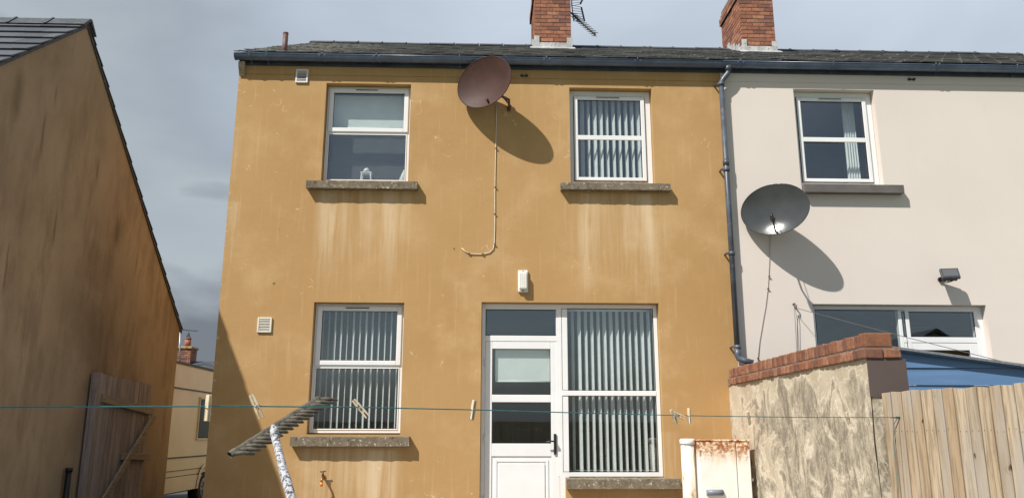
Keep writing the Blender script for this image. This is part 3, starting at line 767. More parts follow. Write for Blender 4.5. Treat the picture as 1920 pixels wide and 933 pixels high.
# ------------------------------------------------------------------ downpipe
def downpipe():
    d = thing('downpipe', 'slate blue drainpipe running down the join of the ochre and cream houses', 'drainpipe', (3.09, -.07, 0))
    c = lambda px, py, y: aty(px, py, y)
    pts = [Vector((3.165, -.10, 6.06)), Vector((3.165, -.10, 6.02)), Vector((3.155, -.098, 5.985)), Vector((3.10, -.09, 5.92)), Vector((3.075, -.085, 5.88)), Vector((3.068, -.08, 5.84)), Vector((3.068, -.08, 5.79))]
    m = MB(); m.tube(pts, .034, 14); m.build('swan_neck', M_pipe, d, smooth=True)
    m = MB(); m.tube([(3.165, -.10, 6.085), (3.165, -.10, 6.02)], [.055, .04], 14); m.build('outlet', M_pipe, d)
    m = MB(); m.tube([(3.068, -.08, 5.82), (3.063, -.08, 2.35)], .034, 14); m.build('pipe', M_pipe, d)
    m = MB(); m.tube([(3.063, -.08, 2.37), (3.063, -.08, 2.29), (3.075, -.085, 2.25), (3.12, -.12, 2.225), (3.22, -.16, 2.19)], [.040, .040, .038, .037, .036], 14); m.build('shoe', M_pipe, d, smooth=True)
    for (py) in (158, 318, 475, 650):
        z = aty(1358, py, -.08).z; m = MB()
        m.tube([(3.067, -.08, z-.025), (3.067, -.08, z+.025)], .042, 14); m.box(2.995, 3.067, -.085, -.06, z-.008, z+.012); m.tube([(3.0, -.004, z), (3.0, -.08, z)], .012, 8)
        m.box(3.05, 3.085, -.05, -.004, z-.012, z+.012)
        m.build('bracket', M_pipe, d)
    for py in (310,):
        z = aty(1358, py, -.08).z; m = MB(); m.tube([(3.067, -.08, z), (3.067, -.08, z+.08)], .041, 14); m.build('socket', M_pipe, d)
downpipe()

# ------------------------------------------------------------------ satellite dishes
def dish(name, label, c, nrm, a, b, rot, mat, lnb, armm, grp):
    c = Vector(c); n = Vector(nrm).normalized(); h = Vector((0, 0, 1)).cross(n).normalized(); v = n.cross(h)
    hh = h*math.cos(rot)+v*math.sin(rot); vv = v*math.cos(rot)-h*math.sin(rot)
    t = thing(name, label, 'satellite dish', (c.x, 0, c.z), grp)
    dep = .075
    m = MB(); RN = 10; SN = 56
    def P(r, ang, o): return c+(hh*a*math.cos(ang)+vv*b*math.sin(ang))*r-n*(dep*(1-r*r)+o)
    for o in (0, .006):
        g = [[m.bm.verts.new(P(r/RN, 2*math.pi*k/SN, o)) for k in range(SN)] for r in range(1, RN+1)]
        ce = m.bm.verts.new(P(0, 0, o))
        for k in range(SN): m.bm.faces.new((ce, g[0][k], g[0][(k+1) % SN]))
        for r in range(RN-1):
            for k in range(SN): m.bm.faces.new((g[r][k], g[r+1][k], g[r+1][(k+1) % SN], g[r][(k+1) % SN]))
    m.build('reflector', mat, t, smooth=True)
    m = MB(); m.tube([c+(hh*a*math.cos(x)+vv*b*math.sin(x))*1.0-n*.004 for x in [2*math.pi*k/SN for k in range(SN+1)]], .0065, 8, cap=False)
    m.build('rim', mat, t)
    # back bracket and wall arm
    bk = c-n*(dep+.01)
    m = MB(); m.tube([bk, bk-n*.05], .05, 10)
    w0 = Vector((c.x+(.12 if lnb else .33), 0, c.z-(.10 if lnb else .23)))
    m.tube([bk-n*.04, bk-n*.05-Vector((0, 0, .06)), Vector((w0.x, -.06, w0.z+.10)), Vector((w0.x, -.012, w0.z))], .019, 10)
    m.tube([bk-n*.03+h*.05, Vector((w0.x+.03, -.012, w0.z+.03))], .010, 8)
    m.build('mount_arm', armm, t)
    m = MB(); k_ = .055 if lnb else .022; m.box(w0.x-k_, w0.x+k_, -.012, -.001, w0.z-k_*1.6, w0.z+k_*1.6); m.build('wall_plate', armm, t, bevel=.003)
    root = c-vv*b*.96-n*.01; 
    if lnb:
        tip = c+n*.36-vv*b*.62+hh*.02
        m = MB(); m.tube([root-n*.01, root+n*.12-vv*.0, tip-n*.06], .011, 8); m.tube([root+hh*.05, tip-n*.08], .004, 6)
        m.build('feed_arm', M_black, t)
        m = MB(); m.tube([tip-n*.075, tip-n*.04, tip], [.030, .028, .020], 12); m.tube([tip-n*.02+vv*.0, tip-n*.02+vv*.06], [.022, .018], 10); m.build('receiver_head', M_black, t)
    else:
        q = c-vv*b*.70-n*(dep*.5)
        m = MB(); m.tube([q, q+n*.03, q+n*.045-vv*.02+hh*.01, q+n*.05-vv*.045+hh*.02], [.012, .013, .016, .010], 8); m.build('broken_stub', M_black, t)
    return t
D1 = dish('satellite_dish', 'rust brown satellite dish under the gutter of the ochre house, feed arm missing', (-.06, -.313, 5.713), (-.587, -1, -.058), .395, .33, .144, M_dishb, False, M_brown, None)
D2 = dish('satellite_dish', 'dark grey satellite dish with black feed arm on the cream wall below its upstairs window', (3.572, -.294, 4.08), (-.627, -1, -.023), .414, .32, .036, M_dishg, True, M_dmetal, None)

def cable(name, label, pts, r, mat, clips=(), clipm=None, cat='cable'):
    P = [Vector(p) for p in pts]
    t = thing(name, label, cat, tuple(P[-1]))
    m = MB(); m.tube(P, r, 6); m.build('sheath', mat, t)
    for q in clips:
        m = MB(); q = Vector(q); m.box(q.x-.010, q.x+.010, q.y-.010, q.y+.004, q.z-.006, q.z+.006); m.tube([q+Vector((.011, 0, 0)), q+Vector((.011, -.014, 0))], .005, 6); m.build('clip', clipm or M_black, t)
    return t
pp = [(931, 196), (931, 215), (929, 300), (928, 360), (928, 420), (927, 455), (925, 466), (918, 473), (905, 476), (890, 476), (880, 475), (872, 471), (866, 465)]
cable('satellite_cable', 'white cable dropping from the brown dish and curling left at its loose end', [aty(*p, -.010) for p in pp], .0055, M_cable,
      [aty(*p, -.012) for p in ((930, 278), (928.5, 351), (927.5, 401), (927.5, 458), (905, 476), (879, 475))], M_brown)
pp = [(1444, 440), (1443, 480), (1441, 520), (1440, 536), (1436, 570), (1429, 610), (1424, 640), (1421, 676)]
cable('satellite_cable', 'thin grey cable hanging from the grey dish down the cream wall', [aty(*p, -.010) for p in pp], .0035, M_cableg,
      [aty(*p, -.012) for p in ((1442, 518), (1440, 541), (1421, 671))], M_brown)

# ------------------------------------------------------------------ wall fittings
def grille(label, px0, py0, px1, py1, mat):
    a, b = aty(px0, py1), aty(px1, py0)
    t = thing('vent_grille', label, 'vent', (a.x, 0, a.z), 'air vents on the ochre wall')
    m = MB(); frame_rect(m, a.x, b.x, a.z, b.z, .022, -.022, -.001); m.build('frame', mat, t, bevel=.003)
    m = MB(); m.box(a.x+.02, b.x-.02, -.006, -.001, a.z+.02, b.z-.02); m.build('backing', M_ventd, t)
    m = MB(); n = 7; H = b.z-a.z-.05
    for i in range(n):
        z = a.z+.027+H*(i+.5)/n
        m.prism([(-.019, z-.006), (-.007, z+.004), (-.007, z+.008), (-.019, z-.002)], 'x', a.x+.022, b.x-.022)
    m.build('louvres', mat, t)
grille('white louvred vent high on the ochre wall close under the gutter', 554, 131, 579, 156, M_upvcd)
grille('cream louvred vent low on the ochre wall left of the ground floor window', 482, 595, 511, 623, M_vent)

a, b = aty(971, 548), aty(990, 507)
t = thing('bulkhead_light', 'white oblong bulkhead light above the back door of the ochre house', 'wall light', (a.x, 0, a.z))
m = MB(); m.box(a.x, b.x, -.035, -.001, a.z, b.z); m.build('base', M_upvcd, t, bevel=.012, seg=3)
m = MB(); m.box(a.x+.012, b.x-.012, -.085, -.036, a.z+.03, b.z-.03); m.build('diffuser', plain('ribbed_diffuser', (.80, .77, .68), .35, .05, 20), t, bevel=.018, seg=3)
for z in (a.z+.016, b.z-.016):
    m = MB(); m.tube([((a.x+b.x)/2, -.036, z), ((a.x+b.x)/2, -.042, z)], .008, 8); m.build('screw', M_dmetal, t)
m = MB()
for k in range(3): m.box(a.x+.025+k*.025, a.x+.030+k*.025, -.088, -.0855, a.z+.05, b.z-.05)
m.build('rib', M_upvcd, t)

# floodlight
p = aty(1762, 524)
t = thing('floodlight', 'black square floodlight tilted down on the cream wall above the door', 'floodlight', (p.x, 0, p.z))
c0 = aty(1781, 513, -.17)
Mx = Matrix.Translation(c0) @ Matrix.Rotation(R(-14), 4, 'Z') @ Matrix.Rotation(R(-28), 4, 'X')
m = MB(); m.box(-.105, .105, -.02, .02, -.075, .075, M=Mx); m.box(-.085, .085, .021, .07, -.06, .06, M=Mx)
for k in range(6): m.box(-.08+k*.03, -.07+k*.03, .071, .085, -.055, .055, M=Mx)
m.build('lamp_body', M_dmetal, t, bevel=.006, seg=2)
m = MB(); m.box(-.085, .085, -.026, -.021, -.055, .055, M=Mx); m.build('lens', MT('frosted_lens', (.10, .105, .11), .3).m, t)
m = MB(); m.tube([(p.x, -.001, p.z), (p.x, -.03, p.z)], .030, 12); m.tube([(p.x, -.02, p.z), (p.x+.03, -.06, p.z-.01), Mx @ Vector((-.02, .06, -.06))], .011, 8); m.tube([(p.x, -.02, p.z), (p.x+.045, -.07, p.z-.05), Mx @ Vector((.02, .05, -.075))], .007, 8)
m.build('bracket', M_black, t)

# tap
p = aty(607, 893)
t = thing('garden_tap', 'small brass garden tap on the ochre wall below the ground floor window', 'tap', (p.x, 0, p.z))
m = MB(); m.tube([(p.x, -.002, p.z), (p.x, -.010, p.z)], .025, 12); m.tube([(p.x, -.005, p.z), (p.x, -.075, p.z)], [.011, .014], 10)
m.tube([(p.x, -.07, p.z), (p.x, -.10, p.z-.005), (p.x, -.115, p.z-.03), (p.x, -.115, p.z-.06)], [.013, .012, .012, .015], 10); m.build('spout', M_brass, t)
m = MB(); m.tube([(p.x, -.065, p.z+.01), (p.x, -.065, p.z+.055)], .012, 10); m.build('stem', M_brown, t)
m = MB(); m.tube([(p.x-.032, -.065, p.z+.06), (p.x+.032, -.065, p.z+.066)], .007, 8); m.build('handle', M_brown, t)
m = MB(); m.tube([(p.x, -.115, p.z-.055), (p.x, -.115, p.z-.10)], .018, 10); m.build('hose_connector', plain('orange_plastic', (.75, .28, .06), .4), t)

# lantern and cone ornament behind the upstairs glass
z0 = 4.515
t = thing('lantern', 'small white lantern behind the glass of the top left window of the ochre house', 'lantern', (-1.55, .22, z0))
cx_ = aty(687, 330, .22).x; m = MB(); y = .22
m.box(cx_-.075, cx_+.075, y-.05, y+.05, z0-.01, z0+.01)
for sx_ in (-1, 1):
    for sy_ in (-1, 1): m.tube([(cx_+sx_*.068, y+sy_*.045, z0), (cx_+sx_*.055, y+sy_*.04, z0+.13)], .010, 4)
m.box(cx_-.075, cx_+.075, y-.05, y+.05, z0+.13, z0+.145); m.build('cage', M_upvc, t, bevel=.002)
m = MB(); m.tube([(cx_, y, z0+.145), (cx_, y, z0+.19), (cx_, y, z0+.21)], [.055, .035, .012], 12); m.build('cap', M_upvc, t)
t = MB(); q = aty(756, 325, .22); t.tube([(q.x-.01, .22, z0-.01), (q.x+.01, .22, z0+.19)], [.065, .006], 16)
tag(t.build('cone_ornament', M_roll), 'pale pointed cone shape behind the glass, right of the small white lantern', 'ornament')

# ------------------------------------------------------------------ hook, ropes
p = aty(1487, 570)
t = thing('wall_hook', 'rusty line hook on the cream wall left of the ground floor window', 'hook', tuple(p))
m = MB(); m.tube([(p.x, -.001, p.z), (p.x, -.05, p.z+.0)], .010, 8); m.tube([(p.x+.0, -.05, p.z), (p.x+.02, -.055, p.z-.03), (p.x+.012, -.06, p.z-.07), (p.x-.004, -.055, p.z-.05)], .008, 8)
m.build('hook_body', M_brown, t)
q = aty(1489, 576, -.06)
e1 = atd(1920, 685, 7.3); dr_ = (e1-q); e2 = q+dr_*1.25
def sag(a, b, s, n=16): return [a.lerp(b, i/n)-Vector((0, 0, s*4*(i/n)*(1-i/n))) for i in range(n+1)]
t = thing('rope', 'thin dark rope strung from the wall hook out over the blue shed', 'rope', tuple(q))
m = MB(); m.tube(sag(q, e2, .015), .0035, 6); m.build('span', M_rope, t)
m = MB(); m.tube([q, aty(1491, 600, -.03), aty(1494, 655, -.015), aty(1495, 680, -.02), aty(1498, 655, -.02), aty(1495, 600, -.04), q+Vector((.01, 0, 0))], .003, 6); m.build('loose_end', M_rope, t)
t = thing('line_post', 'grey steel post holding the far end of the thin rope', 'post', (e2.x, e2.y, 0))
m = MB(); m.tube([(e2.x, e2.y, 0), (e2.x, e2.y, e2.z+.1)], .025, 10); m.build('shaft', M_metal, t)

# ------------------------------------------------------------------ garden wall
WX = 2.957; WE = -3.585; WT = .30; CZ = 1.925
t = thing('garden_wall', 'mouldy rendered garden wall with a red brick coping between the two yards', 'wall', (WX, WE, 0))
m = MB(); NW = 60
def wf(u, v):
    y = WE+(0-.002-WE)*u; z = CZ*v
    return (WX+.006*math.sin(y*5+z*3)+.004*math.sin(y*13-z*9)+.012*(1-v), y, z)
m.grid(wf, 40, 30); m.box(WX+.014, WX+WT, WE+.002, -.003, 0, CZ)
m.build('rendered_body', MM, t, smooth=False)
m = MB(); m.box(WX-.002, WX+WT+.004, WE-.008, WE+.001, 1.635, CZ); m.build('end_face', M_brownp, t)
m = MB(); mo = MB(); rd = random.Random(3)
y = WE+.02
wz = .078
def rbrick(x0, x1, y0, y1, z0, z1):
    vs = m.box(x0, x1, y0, y1, z0, z1)
    for v in vs: v.co += Vector((rd.uniform(-.004, .004), rd.uniform(-.003, .003), rd.uniform(-.003, .003)))
# lower projecting course: near end stretchers, then headers
yy = WE-.022
rbrick(WX-.024, WX+.125, yy, yy+.10, CZ+.003, CZ+wz); rbrick(WX+.135, WX+.27, yy, yy+.10, CZ+.003, CZ+wz)
yy += .11
while yy < -.12:
    rbrick(WX-.026+rd.uniform(-.005, .005), WX+.27, yy, yy+.1025, CZ+.003, CZ+wz); yy += .113
yy = WE-.004; first = True
mo.box(WX-.012, WX+.258, WE+.0, -.006, CZ+.001, CZ+wz+.012)
z2 = CZ+wz+.014; z3 = z2+.105
rbrick(WX-.004, WX+.215, yy, yy+.10, z2, z3+.005); yy += .108
while yy < -.07:
    rbrick(WX-.008+rd.uniform(-.004, .004), WX+.225, yy, yy+.060, z2, z3+rd.uniform(-.004, .004)); yy += .073
mo.box(WX+.006, WX+.212, WE+.01, -.006, z2-.001, z3-.006)
cp = m.build('brick_coping', M_cope, t, bevel=.009, seg=2); mo.build('mortar', M_mort, cp)

# ------------------------------------------------------------------ wooden fence
F0 = Vector((3.04, -3.62, 0)); F1 = Vector((3.98, -6.5, 0)); fd = (F1-F0).normalized(); fn_ = Vector((-fd.y, fd.x, 0))
if fn_.x > 0: fn_ = -fn_        # towards our yard
t = thing('wooden_fence', 'weathered close board wooden fence joining the garden wall on the right', 'fence', tuple(F0))
m = MB(); s = 0; rd = random.Random(12); k = 0; FL = (F1-F0).length
nails = MB()
while s < FL:
    w_ = .084+rd.uniform(-.008, .010); h_ = 1.665+rd.uniform(-.005, .005)+s*.0
    o = F0+fd*s+fn_*(.014+rd.uniform(-.002, .002)); a_ = R(rd.uniform(-2.5, 2.5))
    B = Matrix((( *fd, 0), (*(-fn_), 0), (0, 0, 1, 0), (0, 0, 0, 1))).transposed(); B.translation = o
    vs = m.box(0, w_-.001, 0, .017, .02, h_, M=B @ Matrix.Rotation(a_, 4, 'Z'))
    vs[4].co.z += rd.uniform(-.008, .004); vs[5].co.z += rd.uniform(-.008, .004); vs[7].co.z = vs[4].co.z; vs[6].co.z = vs[5].co.z
    for zz in (1.38+rd.uniform(-.01, .01), .85):
        for q_ in (.018, .066):
            c_ = o+fd*q_+fn_*.0005; nails.tube([c_+Vector((0, 0, zz)), c_+fn_*.003+Vector((0, 0, zz))], .0035, 6)
    s += w_+.007; k += 1
nb = len(m.bm.faces)
me_ = bpy.data.meshes.new('tmp'); nails.bm.to_mesh(me_); nails.bm.free(); m.bm.from_mesh(me_); bpy.data.meshes.remove(me_)
m.bm.faces.ensure_lookup_table()
for f in m.bm.faces[nb:]: f.material_index = 1
fb = m.build('boards', M_fence, t, bevel=.002); fb.data.materials.append(M_brown)
for zz in (.35, .85, 1.38):
    m = MB(); B = Matrix((( *fd, 0), (*(-fn_), 0), (0, 0, 1, 0), (0, 0, 0, 1))).transposed(); B.translation = F0
    m.box(.0, FL, .03, .07, zz-.045, zz+.045, M=B); m.build('rail', M_gater, t)
for s in (.05, 1.7, 2.95):
    m = MB(); q = F0+fd*s-fn_*.12; m.box(q.x-.045, q.x+.045, q.y-.045, q.y+.045, 0, 1.55); m.build('post', M_gater, t, bevel=.004)

# ------------------------------------------------------------------ washing line and pegs
d3 = ray(1683, 782); # meets the fence plane here
nrm = fn_; tt = (F0+fn_*.03-CAM).dot(nrm)/d3.dot(nrm); KN = CAM+d3*tt
iR = 1/(KN.y-CAM.y); iL = .46
def line_pt(px, py): return atd(px, py, 1/(iL+(iR-iL)*px/1683))
LP = [(-260, 765.5), (0, 763), (240, 761.6), (480, 761), (680, 763), (887, 767.5), (1090, 773.5), (1290, 778.5), (1490, 781.5), (1683, 782)]
def line_y(px):
    for (a, b), (c_, d) in zip(LP, LP[1:]):
        if a <= px <= c_: return b+(d-b)*(px-a)/(c_-a)
t = thing('washing_line', 'teal washing line stretched across the yard to a knot on the wooden fence', 'washing line', tuple(KN))
m = MB(); P = [line_pt(*q) for q in LP[:-1]]+[KN]; m.tube(P, .0022, 6); m.build('line', M_line, t)
m = MB(); tl = [(1683, 782), (1676, 795), (1675, 830), (1679, 870), (1682, 905), (1684, 960), (1684, 1000)]
def onf(px, py): d = ray(px, py); return CAM+d*((F0+fn_*.035-CAM).dot(fn_)/d.dot(fn_))
m.tube([onf(*q) for q in tl], .0022, 6); m.build('loose_tail', M_line, t)
m = MB()
for k in range(3): m.tube([KN+Vector((-.02+.01*k, 0, -.006)), KN+Vector((-.01+.01*k, -.008, .008)), KN+Vector((.0+.01*k, .0, -.008))], .003, 6)
m.tube([KN-Vector((.05, 0, 0)), KN+Vector((.01, 0, 0))], .005, 6); m.tube([KN, KN-fn_*.03], .006, 6); m.build('knot', M_line, t)
t = thing('washing_line_post', 'steel post holding the left end of the teal washing line', 'post', (P[0].x, P[0].y, 0))
m = MB(); m.tube([(P[0].x, P[0].y, 0), (P[0].x, P[0].y, 2.0)], .03, 12); m.build('shaft', M_metal, t)

def make_peg():
    t = thing('clothes_peg', '', 'clothes peg', (0, 0, 0), 'wooden pegs on the washing line')
    for s_ in (-1, 1):
        m = MB()
        pr = [(s_*.0010, 0), (s_*.0072, 0), (s_*.0088, .020), (s_*.0088, .055), (s_*.0088, .080), (s_*.0032, .080), (s_*.0012, .040), (s_*.0025, .032), (s_*.0010, .024)]
        m.prism([(x, z-.040) for x, z in pr], 'y', -.0062, .0062)
        m.build('prong', M_peg, t, bevel=.0008)
    m = MB(); m.tube([(-.011, -.004, .000), (-.011, .004, .000), (.011, .004, -.002), (.011, -.004, .002), (-.011, -.0045, -.002)], .0012, 5)
    m.tube([(-.004, -.008, -.002), (.004, -.008, -.002)], .0032, 6); m.build('spring', M_metal, t); return t
# the peg stands jaws-up on the line: local z runs from the jaws (0) to the tails
proto = make_peg()
def place_peg(px, py, tilt, turn, label, first=False, k=1.0, hang=True):
    if first: o = proto
    else:
        o = proto.copy(); S.collection.objects.link(o)
        for ch in proto.children: c_ = ch.copy(); S.collection.objects.link(c_); c_.parent = o
    o.location = line_pt(px, py); o.rotation_euler = (0, R(tilt), R(turn)); o['label'] = label; o.scale = (k, k, k)
place_peg(390, 764, 180, 75, 'wooden peg hanging edge-on in front of the cream caravan', True)
place_peg(481, 762, 153, 10, 'large pale wooden peg above the left end of the rake', k=1.05)
place_peg(676, 765, 138, 10, 'wooden peg tilted in front of the ground floor window blind')
place_peg(887, 768, 192, 50, 'wooden peg left of the white back door')
place_peg(1264, 781, 155, 20, 'first of two crossed pegs between the tall window and the garden wall, hanging down')
place_peg(1271, 777, 112, 10, 'second of two crossed pegs, lying nearly flat along the line')
place_peg(1292, 779, 180, 60, 'upright wooden peg just right of the two crossed pegs')
place_peg(1404, 783, 155, 60, 'dark shaded wooden peg in front of the mouldy garden wall near the house')
place_peg(1590, 783, 165, 20, 'pale wooden peg in front of the mouldy wall nearest to the fence')

# ------------------------------------------------------------------ upturned rake
HT = atd(512, 802, 3.0); HB = atd(552, 960, 2.62)
dirh = (HB-HT).normalized(); k = (HB.z-0)/(-dirh.z); foot = HB+dirh*k
t = thing('rake', 'mossy old rake standing upside down on a peeling speckled handle', 'rake', tuple(foot))
m = MB(); n = 40; rd = random.Random(4)
bend = [HT.lerp(foot, i/n)+Vector((rd.uniform(-.002, .002), 0, 0)) for i in range(n+1)]
m.tube(bend, [(.0135+.0035*min(1, i/8)+rd.uniform(-.0012, .0012)) for i in range(n+1)], 12); m.build('handle', M_handle, t)
A = atd(431, 852, 2.86); B = atd(598, 747, 3.16)
ax = (B-A).normalized(); L_ = (B-A).length
tdir = Vector((.95, .30, .0)).normalized(); tdir = (tdir-ax*tdir.dot(ax)*.0).normalized()
wup = ax.cross(tdir).normalized()
if wup.z < 0: wup = -wup
m = MB(); NS = 24
def bar(u, v):
    ang = v*2*math.pi; c0_ = A.lerp(B, u)
    return c0_+wup*(.011*math.cos(ang))+ax.cross(wup)*(.014*math.sin(ang))+Vector((0, 0, .004*math.sin(u*40)))*.3
m.grid(bar, NS, 8); hd = m.build('head_bar', M_rake, t)
for i in range(17):
    c0_ = A+ax*L_*(i+.3)/16.6; ln = .078
    m = MB()
    pts = [c0_, c0_+tdir*ln*.5+wup*.004, c0_+tdir*ln*.92, c0_+tdir*ln-wup*.003]
    m.tube(pts, [.0085, .0078, .006, .002], 8); m.build('tine', M_rake, t)
m = MB(); m.tube([HT-dirh*.002, HT+dirh*.06], [.015, .018], 12); m.build('socket', M_handle, t)

# ------------------------------------------------------------------ rusty cabinet
t = thing('metal_cabinet', 'rust edged white enamel cabinet standing against the mouldy garden wall', 'cabinet', (2.6, -.65, 0))
m = MB(); m.box(2.315, 2.885, -.85, -.45, .02, 1.275); bd = m.build('body', M_enam, t, bevel=.008, seg=2)
m = MB(); m.box(2.308, 2.892, -.862, -.44, 1.277, 1.297); m.build('lid', M_enam, t, bevel=.005)
m = MB(); m.box(2.325, 2.725, -.866, -.852, .05, 1.268); m.build('door', M_enam, t, bevel=.004)
m = MB(); m.box(2.735, 2.88, -.862, -.852, .05, 1.268); m.build('side_panel', M_enam, t, bevel=.004)
m = MB(); m.box(2.886, 2.905, -.86, -.80, .86, .89); m.build('latch', M_metal, t)
m = MB(); m.tube([(2.38, -.868, .745), (2.56, -.868, .745)], .03, 12); m.build('handle', plain('grey_handle', (.2, .22, .26), .4), t)
t = thing('white_standpipe', 'fat white pipe with a plastic cap and rust streaks beside the cabinet', 'pipe', (2.225, -.75, 0))
m = MB(); m.tube([(2.225, -.75, 0), (2.225, -.75, 1.245)], .072, 20); m.build('pipe', M_rpipe, t, smooth=False)
m = MB(); m.tube([(2.225, -.75, 1.245), (2.225, -.75, 1.29), (2.225, -.75, 1.305)], [.084, .084, .074], 20); m.build('cap', M_upvc, t, bevel=.004)

# ------------------------------------------------------------------ blue shed
t = thing('garden_shed', 'blue painted wooden shed behind the garden wall with a sloping roof edge', 'shed', (5, -1.6, 0))
SY = -2.3; xa, xb = 3.55, 6.6
rz = lambda x: 2.147+(x-3.921)*(-.1292)
m = MB(); z = 1.803; zs_ = [0.1]
zz = 1.803-.16*11
while zz < 2.3:
    za, zb_ = max(zz, .05), zz+.156
    xe = xb
    # clip the board under the roof line
    top_a = min(zb_, rz(xa)-.03)
    if zz < rz(xa)-.04:
        xr = xb if zb_ < rz(xb)-.03 else max(xa+.1, 3.921+(2.147-.03-zb_)/.1292) if zb_ < rz(xa) else None
        zl, zr = min(zb_, rz(xa)-.03), min(zb_, rz(xb)-.03)
        xcut = 3.921+(2.117-za)/.1292
        xe = min(xb, xcut)
        pts = [(xa, za), (xe, za)]
        if xe == xb: pts.append((xb, zr))
        xk = 3.921+(2.117-zb_)/.1292
        if xa < xk < xe: pts.append((xk, zb_))
        pts.append((xa, zl))
        prev = None; P3 = []
        for x_, z_ in pts: P3.append((x_, z_))
        A_ = [m.bm.verts.new((x_, SY-(.012 if abs(z_-za) < .001 else 0), z_)) for x_, z_ in P3]; B_ = [m.bm.verts.new((x_, SY+.02, z_)) for x_, z_ in P3]
        nn_ = len(P3); m.bm.faces.new(A_); m.bm.faces.new(B_[::-1])
        for i in range(nn_): m.bm.faces.new((A_[i], A_[(i+1) % nn_], B_[(i+1) % nn_], B_[i]))
    zz += .16
m.box(xa, xa+.02, SY+.021, -.9, .05, rz(xa)-.05); m.box(xb-.02, xb, SY+.021, -.9, .05, rz(xb)-.05); m.box(xa+.02, xb-.02, -.92, -.9, .05, rz(xb)-.05)
m.build('boards', M_blue, t)
m = MB()
A_ = [(xa-.06, rz(xa-.06)-.028), (xb+.06, rz(xb+.06)-.028), (xb+.06, rz(xb+.06)-.005), (xa-.06, rz(xa-.06)-.005)]
m.prism(A_, 'y', SY-.07, -.8); m.build('roof', plain('mineral_felt', (.20, .21, .23), .85, .2, 30, bump=.3), t)
m = MB(); m.prism([(x_, z_-.012) for x_, z_ in A_[:2]]+[(xb+.06, rz(xb+.06)-.029), (xa-.06, rz(xa-.06)-.029)], 'y', SY-.05, SY-.03); m.build('trim', M_blue, t)

# ------------------------------------------------------------------ neighbouring gable-end house on the left
GX = -5.0; APY, APZ = -.53, 6.27; GP = .83; GHW = 3.93
t = thing('gable_house', 'weathered brown rendered gable end of the slate roofed house at the left edge', 'house', (GX, APY, 0))
ez = APZ-GP*GHW; y0, y1 = APY-GHW, APY+GHW
m = MB(); m.prism([(y0, 0), (y1, 0), (y1, ez), (APY, APZ), (y0, ez)], 'x', GX-9, GX)
m.build('wall', MG, t)
# roof deck and slates on both slopes
th = math.atan(GP); m = MB()
m.prism([(y0-.2, ez-.2*GP+.005), (APY, APZ+.005), (y1+.06, ez-.06*GP+.005), (y1+.06, ez-.06*GP+.035), (APY, APZ+.035), (y0-.2, ez-.2*GP+.035)], 'x', GX-9.1, GX+.004)
rd = random.Random(8)
for side in (-1, 1):
    up = Vector((0, -side*math.cos(th), math.sin(th))); nn = Vector((0, side*math.sin(th), math.cos(th)))
    ov = .2 if side < 0 else .06
    o0 = Vector((0, (y0-.2) if side < 0 else y1+.06, ez-ov*GP+.036)); Ls = (GHW+ov)/math.cos(th); nr = 18; ex = Ls/nr
    for r in range(nr):
        x = GX+.026; hw = .30
        first = r % 2
        while x > GX-(6 if side < 0 else .7):
            w_ = hw*(.5 if first else 1); first = 0
            a, b = x-w_+.004, x; x -= w_
            o = o0+up*(ex*r+rd.uniform(-.004, .004))
            t0, t1 = .030+rd.uniform(-.003, .004), .008
            q = [o+Vector((a, 0, 0))+nn*t0, o+Vector((b, 0, 0))+nn*t0, o+up*ex*1.03+Vector((b, 0, 0))+nn*t1, o+up*ex*1.03+Vector((a, 0, 0))+nn*t1]
            vs = [m.bm.verts.new(p) for p in q+[p-nn*.016 for p in q]]
            for f in ((0, 1, 2, 3), (0, 4, 5, 1), (1, 5, 6, 2), (3, 7, 4, 0), (2, 6, 7, 3)): m.bm.faces.new([vs[i] for i in f])
rf = m.build('roof', M_slate2, t)
m = MB(); x = GX+.05
while x > GX-6:
    a = x-.45; zz = APZ+.10+rd.uniform(-.004, .004)
    m.prism([(APY-.17, zz-.15), (APY-.02, zz+.0), (APY+.02, zz+.0), (APY+.17, zz-.15), (APY+.15, zz-.16), (APY, zz-.03), (APY-.15, zz-.16)], 'x', a+.008, x)
    m.prism([(APY-.18, zz-.145), (APY-.02, zz+.014), (APY+.02, zz+.014), (APY+.18, zz-.145), (APY+.14, zz-.155), (APY-.14, zz-.155)], 'x', x-.03, x-.004) if x < GX else None
    x = a
m.build('ridge_tiles', M_ridge, rf)
# thin dark verge strips along the wall head
for side in (-1, 1):
    m = MB(); e_y = y0-.2 if side < 0 else y1+.06; e_z = ez-(.2 if side < 0 else .06)*GP
    m.prism([(e_y, e_z-.012), (APY, APZ-.012), (APY, APZ+.03), (e_y, e_z+.03)], 'x', GX+.005, GX+.018); m.build('verge_strip', M_ridge, rf)

